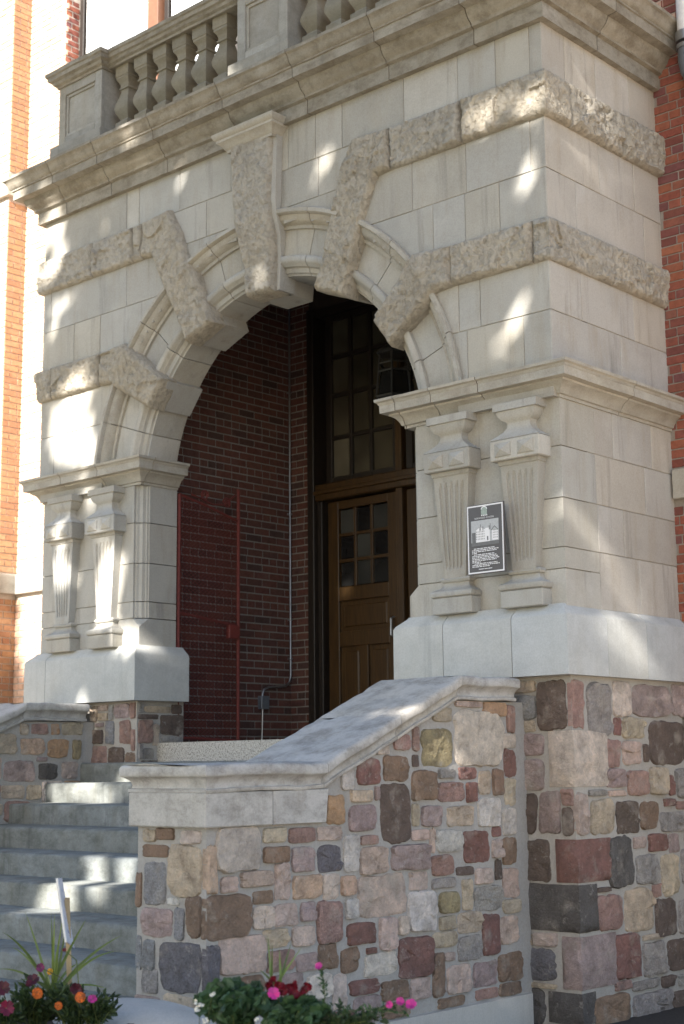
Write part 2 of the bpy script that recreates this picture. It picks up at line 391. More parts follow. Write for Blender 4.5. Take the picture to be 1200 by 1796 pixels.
M_leafT=leaf_mat('elm_leaves',(.06,.10,.03)); M_leaf=leaf_mat('bedding_leaves',(.045,.075,.026)); M_leaf2=leaf_mat('broad_leaves',(.05,.105,.045))
M_spike=leaf_mat('spike_leaves',(.17,.24,.07)); M_stem=leaf_mat('green_stems',(.10,.13,.04),.1)
def petal(name,c): return leaf_mat(name,c,.25)
M_or=petal('orange_petals',(.62,.15,.010)); M_mag=petal('magenta_petals',(.50,.03,.25)); M_bur=petal('burgundy_petals',(.06,.004,.014))
M_cr=petal('crimson_petals',(.16,.006,.017)); M_pur=petal('purple_petals',(.13,.012,.08)); M_yel=petal('yellow_petals',(.75,.42,.02)); M_wp=petal('white_petals',(.7,.7,.66))
def subpath(path,s0,s1):
    out=[];acc=0
    for i in range(len(path)-1):
        a,b=path[i],path[i+1]; l=math.dist(a,b)
        f=lambda s:((a[0]+(b[0]-a[0])*(s-acc)/l),(a[1]+(b[1]-a[1])*(s-acc)/l))
        if s0<acc+l and s1>acc:
            if not out: out.append(f(max(s0,acc)))
            out.append(f(min(s1,acc+l)))
        acc+=l
    return out
def plen(path): return sum(math.dist(path[i],path[i+1]) for i in range(len(path)-1))
def sweep_parts(name,prof,path,joints,mat,parent,gap=.004,wobble=.003,smooth=35):
    L=plen(path); J=[0]+[j for j in joints if 0<j<L]+[L]
    for a,b in zip(J[:-1],J[1:]):
        sweep(prof,subpath(path,a+(gap if a else 0),b-(gap if b<L else 0)),.1,wobble).build(name,mat,parent,smooth)

# ------------------------------------------------------------------ ground
def flat(name,poly,z,mat,lab,cat,n=1):
    M=MB(); M.add([(x,y,z) for x,y in poly],[tuple(range(len(poly)))]); o=M.build(name,mat,None,normals=False); o['kind']='structure'; o['label']=lab; o['category']=cat; return o
flat('ground',[(-150,-150),(150,-150),(150,150),(-150,150)],-.02,M_grnd,'dry pale ground around the school','ground')
flat('lawn',[(-60,-60),(3.4,-60),(3.4,-9.2),(-60,-9.2)],-.016,M_lawn,'unseen grass added in front to cut light bounced into the porch','lawn')  # dark grass added out of view to lessen bounce into the porch
flat('pavement',[(-7.5,-9),(3.5,-9),(3.5,-.3),(-7.5,-.3)],-.012,M_walk,'concrete walkway in front of the school steps','pavement')
flat('asphalt_path',[(-.35,-.6),(2.2,-1.6),(3.2,3),(-.35,3)],-.004,M_asph,'dark asphalt strip along the foot of the fieldstone pier','path')

# ------------------------------------------------------------------ stone porch
W=6.0; D=1.6; CX,CZ=-2.95,4.2; RO,RI=2.16,1.64
porch=thing('stone_porch','pale limestone entrance porch with rounded arch and rock faced bands on fieldstone piers','porch',(-3,0.2,0))
def inner_x(z,r,side):
    d=r*r-(z-CZ)**2
    return None if d<=0 else (CX-math.sqrt(d) if side<0 else CX+math.sqrt(d))
# backing behind joints, with the arch opening
core=MB()
zs=[4.27]+[4.3+.08*i for i in range(21)]+[5.94,6.0,6.06,6.12,6.18,6.24,6.32,7.6]
for z0,z1 in zip(zs[:-1],zs[1:]):
    zm=(z0+z1)/2; r=2.10
    xl=inner_x(zm,r,-1)
    if xl is None: core.box(-5.99,-.007,.007,.48,z0,z1)
    else: core.box(-5.99,xl,.007,.48,z0,z1); core.box(2*CX-xl,-.007,.007,.48,z0,z1)
core.box(-.4,-.007,.4,1.62,4.26,7.6); core.box(-5.988,-5.6,.4,1.62,0,7.6)
core.box(-.4,-.007,.4,1.62,2.3,4.27); core.box(-1.3,-.014,.08,.45,2.3,4.27); core.box(-5.985,-4.66,.08,.47,2.3,4.27)
core.build('wall_core',M_jm,porch)
# ashlar: upper front
def front_block(x0,x1,z0,z1,cutside=0,y=0.0):
    g=.0025; z0+=g; z1-=g
    if cutside==0: poly=[(x0+g,z0),(x1-g,z0),(x1-g,z1),(x0+g,z1)]
    else:
        k=8; arc=[]
        for i in range(k+1):
            z=z0+(z1-z0)*i/k; xi=inner_x(z,2.12,cutside)
            if xi is None: xi=CX
            xi=min(xi,CX-.001) if cutside<0 else max(xi,CX+.001); arc.append((xi,z))
        if cutside<0: poly=[(x0+g,z1),(x0+g,z0)]+arc
        else: poly=[(x1-g,z0),(x1-g,z1)]+arc[::-1]
    yy=y+rng.uniform(-.002,.002)
    MB().prism(poly,yy,yy+.2,.004).build('ashlar_block',M_ash,porch)
def course(z0,z1,xs,y=0,cut=0):
    for a,b in zip(xs[:-1],xs[1:]): front_block(a,b,z0,z1,0,y)
def lcourse(z0,z1,xs):       # left: last block is cut by the arch
    course(z0,z1,xs); front_block(xs[-1],0,z0,z1,-1)
def rcourse(z0,z1,xs):
    course(z0,z1,xs); front_block(0,xs[0],z0,z1,1)
lcourse(4.50,4.90,[-6,-5.78]); rcourse(4.50,4.90,[-.75,-.24,0])
lcourse(4.90,5.27,[-6,-5.52]); rcourse(4.90,5.27,[-.82,-.62,0])
lcourse(5.58,5.97,[-6,-5.5,-5.10]); rcourse(5.58,5.97,[-1.05,-.74,-.42,0])
lcourse(5.97,6.37,[-6,-5.88,-4.72]); rcourse(5.97,6.37,[-1.25,-.72,-.13,0])
course(6.37,6.71,[-4.35,-3.62,-3.0]); course(6.37,6.71,[-2.9,-2.25,-1.5])
course(6.71,7.105,[-6,-4.73,-4.55,-3.98,-3.3,-2.6,-2.28,-1.98,-1.32,-.78,-.42,-.11,0])
# ashlar: upper side
def side_block(y0,y1,z0,z1,x=0.0,mat=None):
    g=.0025; xx=x+rng.uniform(-.002,.002)
    MB().prism([(y0+g,z0+g),(y1-g,z0+g),(y1-g,z1-g),(y0+g,z1-g)],xx,xx-.2,.004,axis='x').build('ashlar_block',mat or M_ashS,porch)
def scourse(z0,z1,ys,x=0.0):
    for a,b in zip(ys[:-1],ys[1:]): side_block(a,b,z0,z1,x)
scourse(4.50,4.90,[.004,.92,1.62]); scourse(4.90,5.27,[.004,.40,1.13,1.62]); scourse(5.58,5.97,[.004,.38,1.34,1.62])
scourse(5.97,6.37,[.004,.72,1.22,1.62]); scourse(6.71,7.105,[.004,.30,.72,1.2,1.62])
# lower piers: four courses, corner notched with a small moulding above a stop
def pier_course(z0,z1,xl,xr,jamb,broad):
    g=.0035
    if broad:
        pl=[(xl,.065),(xr,.065),(xr,.5),(xl,.5)]
    elif jamb=='r':
        pl=[(xl,.065),(xr-.09,.065),(xr-.09,.085),(xr-.075,.09),(xr-.065,.11),(xr-.05,.115),(xr-.035,.12),(xr-.025,.15),(xr-.012,.155),(xr-.01,.17),(xr,.175),(xr,.5),(xl,.5)]
    else:
        pl=[(xl,.5),(xl,.175),(xl+.01,.17),(xl+.012,.155),(xl+.025,.15),(xl+.035,.12),(xl+.05,.115),(xl+.065,.11),(xl+.075,.09),(xl+.09,.085),(xl+.09,.065),(xr,.065),(xr,.5)]
    MB().prism(pl,z0+g,z1-g,.001,axis='z').build('ashlar_block',M_ash,porch)
for z0,z1 in ((3.05,3.2),(3.2,3.55),(3.55,3.92),(3.92,4.27)):
    pier_course(z0,z1,-6.0,-4.55,'r',False); pier_course(z0,z1,-1.40,0,'l',False)
for nm,(a,b),jm in (('l',(-6.0,-4.55),'r'),('r',(-1.40,0.0),'l')):
    M=MB(); g=.0035
    # stop course: flares out to the full corner
    s=1 if jm=='r' else -1; xi=b if jm=='r' else a; xo=a if jm=='r' else b
    lo=[(xo,.065),(xi,.065),(xi,.5),(xo,.5)]; hi=[(xo,.065),(xi-s*.09,.065),(xi,.17),(xi,.5),(xo,.5)]
    v=[(xo,.065,2.79),(xi,.065,2.79),(xi,.066,2.79),(xi,.5,2.79),(xo,.5,2.79),
       (xo,.065,2.97),(xi,.065,2.97),(xi,.066,2.97),(xi,.5,2.97),(xo,.5,2.97),
       (xo,.065,3.046),(xi-s*.09,.065,3.046),(xi,.175,3.046),(xi,.5,3.046),(xo,.5,3.046)]
    f=[(0,1,2,3,4),(10,11,12,13,14)]
    for r in (0,5):
        for i in range(5): j=(i+1)%5; f.append((r+i,r+j,r+5+j,r+5+i))
    M.add(v,f).build('ashlar_block',M_ash,porch)
for z0,z1,ys in ((2.79,3.2,[.5,1.05,1.62]),(3.2,3.55,[.5,.85,1.62]),(3.55,3.92,[.5,1.18,1.62]),(3.92,4.27,[.5,.75,1.3,1.62])):
    scourse(z0,z1,ys,0.0)
# plinth blocks with sloping top
def plinth(x0,x1,y0,y1,cl,cr,mat=None,back=True,side=False):
    # cl / cr: chamfer the left / right end too
    b=.085; z0,z1,z2=2.31,2.715,2.805
    X0,X1=x0,x1; L=[]
    lo=[(x0,y0),(x1,y0),(x1,y1),(x0,y1)]
    hi=[(x0+(b if cl else 0),y0+b),(x1-(b if cr else 0),y0+b),(x1-(b if cr else 0),y1),(x0+(b if cl else 0),y1)]
    def rr(pts,e): return pts
    v=[];rings=[(2.31,lo),(2.712,lo),(2.735,[((p[0]*.85+q[0]*.15),(p[1]*.85+q[1]*.15)) for p,q in zip(lo,hi)]),(2.79,[((p[0]*.12+q[0]*.88),(p[1]*.12+q[1]*.88)) for p,q in zip(lo,hi)]),(2.805,hi)]
    for z,pts in rings: v+=[(x,y,z) for x,y in pts]
    f=[(0,1,2,3),(16,17,18,19)]
    for r in range(4):
        for i in range(4): j=(i+1)%4; f.append((r*4+i,r*4+j,(r+1)*4+j,(r+1)*4+i))
    MB().add(v,f).build('plinth_block',mat or M_base,porch,40)
g=.003
plinth(-6.09,-5.76-g,-.055,.55,True,False); plinth(-5.76+g,-4.46,-.055,.585,False,True)
plinth(-1.47,-1.0-g,-.055,.585,True,False); plinth(-1.0+g,-.39-g,-.055,.5,False,False); plinth(-.39+g,.075,-.055,.45,False,True)
def plinth_side(y0,y1):
    b=.085; v=[];
    for z,x in ((2.31,.075),(2.712,.075),(2.735,.062),(2.79,0.0),(2.805,-.01)): v+=[(x,y0,z),(x,y1,z),(-.3,y1,z),(-.3,y0,z)]
    f=[(0,1,2,3),(16,17,18,19)]
    for r in range(4):
        for i in range(4): j=(i+1)%4; f.append((r*4+i,r*4+j,(r+1)*4+j,(r+1)*4+i))
    MB().add(v,f).build('plinth_block',M_base,porch,40)
plinth_side(.45+.004,.98); plinth_side(.984,1.62)
# rock faced bands and bent voussoirs
sd_=[0]
def band(pts_t,pts_b,nr,prot=.062,rough=.023,name='rock_faced_stone',**k):
    sd_[0]+=1
    return rock(pts_t,pts_b,nr,prot,rough,sd_[0],**k).build(name,M_rock,porch,42)
FN=(0,-1,0); SN=(1,0,0); CN=(.72,-.72,0)
def fband(x0,x1,z0,z1,**k):
    g=.004; band([(x0+g,0,z1),(x1-g,0,z1)],[(x0+g,0,z0),(x1-g,0,z0)],[FN,FN],**k)
def sband(y0,y1,z0,z1,**k):
    g=.004; band([(0,y0+g,z1),(0,y1-g,z1)],[(0,y0+g,z0),(0,y1-g,z0)],[SN,SN],**k)
def cband(x0,y1,z0,z1,**k):
    g=.004; band([(x0+g,0,z1),(0,0,z1),(0,y1-g,z1)],[(x0+g,0,z0),(0,0,z0),(0,y1-g,z0)],[FN,CN,SN],**k)
def lcband(x1,z0,z1,**k):
    g=.004; band([(-6,.3,z1),(-6,0,z1),(x1-g,0,z1)],[(-6,.3,z0),(-6,0,z0),(x1-g,0,z0)],[(-1,0,0),(-.72,-.72,0),FN],**k)
za0,za1,zb0,zb1=6.365,6.715,5.265,5.585
lcband(-5.20,za0,za1); fband(-5.20,-4.60,za0,za1); fband(-4.60,-4.46,za0,za1,rough=.025)
fband(-1.45,-.73,za0,za1); cband(-.73,.30,za0,za1,prot=.07,rough=.027); sband(.30,1.03,za0,za1,rough=.034); sband(1.03,1.66,za0,za1,rough=.034)
lcband(-5.80,zb0,zb1); fband(-5.80,-5.07,zb0,zb1); fband(-.87,-.12,zb0,zb1); cband(-.12,.81,zb0,zb1,rough=.03); sband(.81,1.66,zb0,zb1,rough=.034)
for s in (-1,1):
    X=lambda dx: CX+s*dx
    e=lambda P: P if s<0 else P
    # upper voussoir: band end, bend, leg down to the arch ring
    top=[(X(1.50),0,6.715),(X(1.12),0,6.735),(X(.98),.0,6.50),(X(.62),.075,5.585)]
    bot=[(X(1.50),0,6.365),(X(1.36),0,6.355),(X(1.27),.0,6.17),(X(.95),.075,5.455)]
    band(top,bot,[FN,FN,(0,-1,0),(0,-1,0)],prot=.075,rough=.02,name='rock_faced_voussoir')
    MB().prism([(X(.64),5.60),(X(.95),5.475),(X(1.10),5.86),(X(.80),6.0)],.085,.50,.006).build('voussoir_soffit',M_ash,porch)
    top=[(X(2.10),0,5.585),(X(1.74),0,5.605),(X(1.66),0,5.54),(X(1.25),.065,5.185)]
    bot=[(X(2.10),0,5.265),(X(1.93),0,5.25),(X(1.85),0,5.19),(X(1.43),.065,4.935)]
    band(top,bot,[FN,FN,FN,FN],prot=.075,rough=.02,name='rock_faced_voussoir')
    MB().prism([(X(1.255),5.17),(X(1.43),4.945),(X(1.75),5.14),(X(1.58),5.42)],.08,.50,.006).build('voussoir_soffit',M_ash,porch)
# keystone
key=MB(); 
kt=[(-.255,-.05,7.06),(-.235,-.05,6.6),(-.215,-.045,6.35),(-.20,.0,6.15),(-.175,.045,5.95),(-.155,.05,5.69)]
sd_[0]+=1
band([(CX+a,y,z) for a,y,z in kt],[(CX-a,y,z) for a,y,z in kt],[FN]*6,prot=.075,rough=.017,name='keystone',back=.16)
MB().prism([(CX-.155,5.70),(CX+.155,5.70),(CX+.19,6.0),(CX-.19,6.0)],.06,.50,.006).build('voussoir_soffit',M_ash,porch)
for s in (-1,1):   # smooth scrolled cheek behind the rock face
    v=[];pr=[(-.10,7.05),(-.10,6.45),(-.07,6.3),(-.01,6.17),(.02,6.0),(.03,5.8),(.03,5.70)]
    wd=[.285,.265,.25,.235,.21,.19,.18]
    M=MB(); n=len(pr)
    for (y,z),wv in zip(pr,wd): v+=[(CX+s*(wv-.06),y+.015,z),(CX+s*wv,y+.03,z),(CX+s*wv,.25,z),(CX+s*(wv-.06),.25,z)]
    f=[(0,1,2,3),tuple(range(4*n-4,4*n))]
    for r in range(n-1):
        for i in range(4): j=(i+1)%4; f.append((r*4+i,r*4+j,(r+1)*4+j,(r+1)*4+i))
    M.add(v,f).build('keystone_cheek',M_ash,porch,40)
kp=[(-.10,7.00),(.005,7.00),(.01,7.02),(.025,7.03),(.035,7.05),(.06,7.075),(.075,7.085),(.075,7.105),(.09,7.115),(.105,7.145),(.105,7.16),(-.10,7.19)]
sweep(kp,[(CX-.27,.1),(CX-.27,-.115),(CX+.27,-.115),(CX+.27,.1)],.05,.002).build('keystone_cap',M_cap,porch,35)
# arch ring
vprof=[(2.06,.085),(1.80,.09),(1.795,.058),(1.785,.05),(1.755,.048),(1.735,.058),(1.722,.082),(1.71,.09),(1.70,.118),(1.685,.125),(1.665,.13),(1.655,.15),(1.642,.155),(1.64,.165),(1.64,.50),(2.06,.50)]
mprof=[(2.18,.02),(2.185,-.03),(2.175,-.045),(2.145,-.045),(2.135,-.03),(2.13,-.008),(2.10,-.002),(2.075,.02),(2.06,.045),(2.055,.06),(2.025,.062),(2.02,.10),(2.18,.10)]
for a0,a1 in ((7.2,19),(19,31),(35,46),(46,57.5),(64,73.5),(73.5,84),(96,106.5),(106.5,116),(122.5,134),(134,145),(149,161),(161,172.8)):
    ring(vprof,a0+.12,a1-.12,CX,CZ).build('voussoir',M_ash,porch,35)
    ring(mprof,a0+.1,a1-.1,CX,CZ).build('arch_moulding',M_cap,porch,35)
ring([(2.12,.10),(1.70,.15),(1.665,.2),(1.665,.47),(2.12,.47)],7,173,CX,CZ).build('arch_core',M_jm,porch)
# impost mouldings
ip=[(-.1,4.265),(.012,4.265),(.014,4.285),(.03,4.29),(.04,4.315),(.062,4.345),(.095,4.365),(.10,4.378),(.148,4.384),(.150,4.444),(.156,4.450),(.160,4.462),(.178,4.472),(.180,4.492),(.0,4.525),(-.1,4.525)]
sweep_parts('impost_moulding',ip,[(-6.0,1.62),(-6.0,.065),(-4.55,.065),(-4.55,.50)],[2.0,2.55,3.02],M_cap,porch)
sweep_parts('impost_moulding',ip,[(-1.40,.50),(-1.40,.065),(0,.065),(0,1.62)],[.44,.79,1.23,2.6],M_cap,porch)
# main cornice
cp=[(-.1,7.10),(.055,7.10),(.055,7.222),(.072,7.226),(.088,7.232),(.088,7.248),(.098,7.262),(.118,7.275),(.14,7.30),(.155,7.33),(.16,7.352),(.235,7.362),(.235,7.445),(.248,7.45),(.25,7.463),(.268,7.475),(.282,7.505),(.298,7.54),(.318,7.552),(.320,7.578),(.28,7.60),(.14,7.665),(-.1,7.69)]
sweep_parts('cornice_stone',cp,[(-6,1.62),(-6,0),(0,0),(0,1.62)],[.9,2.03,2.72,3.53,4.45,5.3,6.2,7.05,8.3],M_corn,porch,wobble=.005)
MB().box(-5.98,-.02,.02,1.6,7.3,7.62).build('balcony_slab',M_conc,porch)
# pilasters
def pilaster(px):
    t=thing_part('pilaster',porch,(px,.0,2.8))
    y=.065
    MB().bbox(px-.18,px+.18,y-.115,y+.03,2.795,2.915,.006).build('base_block',M_ash,t)
    bp=[(-.05,2.915),(.0,2.915),(.018,2.925),(.024,2.942),(.018,2.96),(-.002,2.972),(-.03,2.985),(-.05,3.01),(-.055,3.03),(-.04,3.035),(-.032,3.05),(-.04,3.066),(-.06,3.072)]
    sweep(bp,[(px-.17,y+.02),(px-.17,y-.105),(px+.17,y-.105),(px+.17,y+.02)],.06,.001).build('base_moulding',M_ash,t,40)
    # fluted tapering shaft
    M=MB(); z0,z1=3.06,3.835; K=26; nf=5
    rows=[]
    for i in range(K+1):
        z=z0+(z1-z0)*i/K; f=i/K; hw=.098+.067*f; yf=y-.07-.02*f; row=[(px-hw,y+.02,z),(px-hw,yf,z)]
        # groove depth with a round head
        zz=(z-z0); d=0
        if zz>.085 and z<z1-.075:
            d=.016
        cols=[]
        fw=2*hw*.80/nf
        for k in range(nf):
            c=px-hw*.80+fw*(k+.5)
            for a,dd in ((-.36,0),(-.26,.75),(0,1.0),(.26,.75),(.36,0)):
                h=1.0
                zt=z1-.075-zz*0
                if z>z1-.115 and d: h=1.0 if abs(a)<.2 else .25
                row.append((c+a*fw,yf+d*dd*h,z))
        row+=[(px+hw,yf,z),(px+hw,y+.02,z)]
        rows.append(row)
    M.grid(rows); M.build('shaft',M_ash,t,None)
    cp_=[(-.1,3.80),(-.012,3.80),(-.006,3.815),(.008,3.822),(.012,3.85),(-.1,3.85)]
    sweep(cp_,[(px-.165,y+.02),(px-.165,y-.092),(px+.165,y-.092),(px+.165,y+.02)],.06,.001).build('shaft_cap',M_ash,t,40)
    MB().bbox(px-.213,px+.213,y-.145,y+.02,3.85,4.0,.006).build('capital_block',M_ash,t)
    for s in (-1,1):
        c=px+s*.098; q=y-.145
        M=MB(); M.add([(c-.07,q+.001,3.875),(c+.07,q+.001,3.875),(c+.07,q+.001,3.975),(c-.07,q+.001,3.975),(c-.066,q-.009,3.879),(c+.066,q-.009,3.879),(c+.066,q-.009,3.971),(c-.066,q-.009,3.971),(c,q-.034,3.925)],
            [(0,1,5,4),(1,2,6,5),(2,3,7,6),(3,0,4,7),(4,5,8),(5,6,8),(6,7,8),(7,4,8)]); M.build('diamond_boss',M_ash,t)
    np_=[(.213,4.0),(.213,4.003),(.17,4.03),(.125,4.06),(.103,4.09),(.098,4.12),(.105,4.135),(.135,4.15),(.155,4.175),(.165,4.20),(.165,4.212),(.19,4.215),(.19,4.27)]
    rows=[]
    for hw,z in np_:
        dy=.145*(hw/.213)**.8; rows.append([(px-hw,y+.02,z),(px-hw,y-dy,z),(px+hw,y-dy,z),(px+hw,y+.02,z)])
    M=MB(); M.grid(rows); M.build('capital',M_ash,t,35)
def thing_part(name,parent,loc):
    o=bpy.data.objects.new(name,None); COL.objects.link(o); o.parent=parent; o.location=Vector(loc)-WL[parent]; o.empty_display_size=.05; WL[o]=Vector(loc); return o
for px in (-5.585,-4.965,-.915,-.30): pilaster(px)
# rubble piers: mortar body, then the stones
def mortar(name,boxes,parent):
    M=MB()
    for b in boxes: M.box(*b)
    M.build(name,M_mort,parent)
mortar('mortar_bed',[(-1.42,.015,.055,1.62,-.1,2.312)],porch); mortar('mortar_bed',[(-6.02,-4.55,.055,.60,-.1,2.312)],porch)
PAL={'K':(.075,.075,.078),'G':(.31,.295,.285),'M':(.22,.10,.088),'R':(.35,.215,.185),'B':(.24,.155,.105),'D':(.105,.075,.065),'P':(.58,.45,.385),'L':(.66,.57,.49),'W':(.68,.64,.59),'O':(.43,.26,.15),'Q':(.56,.40,.30),'T':(.53,.44,.33),'V':(.38,.295,.285),'Y':(.31,.255,.14),'S':(.25,.26,.275),'N':(.135,.135,.165),'X':(.36,.22,.195)}
SPEC={'K':1,'N':1,'S':.8,'D':.6,'G':.7,'V':.4,'R':.4,'X':.9,'Y':.5}
def rstone(rect,plane,val,code,parent,seed,prot=.022,name='fieldstone',sgn=1):
    a0,a1,z0,z1=rect; r=random.Random(seed); w_,h=a1-a0,z1-z0; ca,cz=(a0+a1)/2,(z0+z1)/2
    n=40; ex=r.uniform(5,12); P=[]; w_*=1.05; h*=1.055
    ph=r.uniform(0,6.28); o=Vector((seed*1.7,seed*.9,3.3))
    for k in range(n):
        t=2*math.pi*(k+.5)/n; c,s=math.cos(t),math.sin(t)
        e=1/((abs(c)**ex+abs(s)**ex)**(1/ex)); j=1+noise.noise(Vector((c*1.3,s*1.3,0))+o)*.10+noise.noise(Vector((c*4,s*4,0))+o)*.06+noise.noise(Vector((c*11,s*11,0))+o)*.05
        P.append((c*e*w_/2*j,s*e*h/2*j))
    big=min(w_,h); pr=prot*.72*r.uniform(.7,1.3); V=[]
    tilt=(r.uniform(-.06,.06),r.uniform(-.06,.06))
    for sc_,d in ((1.0,-.03),(1.0,-.002),(.955,pr*.75),(.84,pr*.95),(.62,pr*1.0),(.33,pr*1.0)):
        for x,z in P:
            xx,zz=x*sc_,z*sc_
            q=Vector((xx*9,zz*9,0))+o
            dd=d
            if d>-.02: dd=d+facet(Vector((xx,zz,0))+o,.019)*min(1,big/.15)*(1 if sc_<1 else .45)+(xx*tilt[0]+zz*tilt[1])*.6
            V.append((xx,zz,max(dd,-.03 if d<-.02 else (-.012 if sc_==1.0 else (.002 if sc_>.9 else .005)))))
    q=o; V.append((0,0,pr*1.1+noise.noise(q)*.008))
    F=[]
    for i in range(5):
        for k in range(n): k2=(k+1)%n; F.append((i*n+k,i*n+k2,(i+1)*n+k2,(i+1)*n+k))
    for k in range(n): F.append((5*n+k,5*n+(k+1)%n,6*n))
    if plane=='x': V3=[(val+sgn*d,ca+x,cz+z) for x,z,d in V]
    else: V3=[(ca+x,val-d,cz+z) for x,z,d in V]
    ob=MB().add(V3,F).build(name,M_field,parent,38)
    c=PAL[code]; f=r.uniform(.88,1.12); ob.color=(min(1,c[0]*f*r.uniform(.96,1.04)),min(1,c[1]*f),min(1,c[2]*f*r.uniform(.96,1.04)),SPEC.get(code,.25))
    return ob
def cstone(x0,y1,z0,z1,code,parent,seed,prot=.02,X=.015,Y=.055,left=False):
    # quoin that wraps the pier corner
    r=random.Random(seed); g=0
    sx=1
    T=[(X+x0,Y,z1),(X,Y,z1),(X,Y+y1,z1)]; B=[(q[0],q[1],z0) for q in T]
    ob=rock(T,B,[FN,CN,SN],prot,.018,seed,cell=.035,back=.04).build('fieldstone',M_field,parent,60)
    c=PAL[code]; ob.color=(*c,SPEC.get(code,.3)); return ob
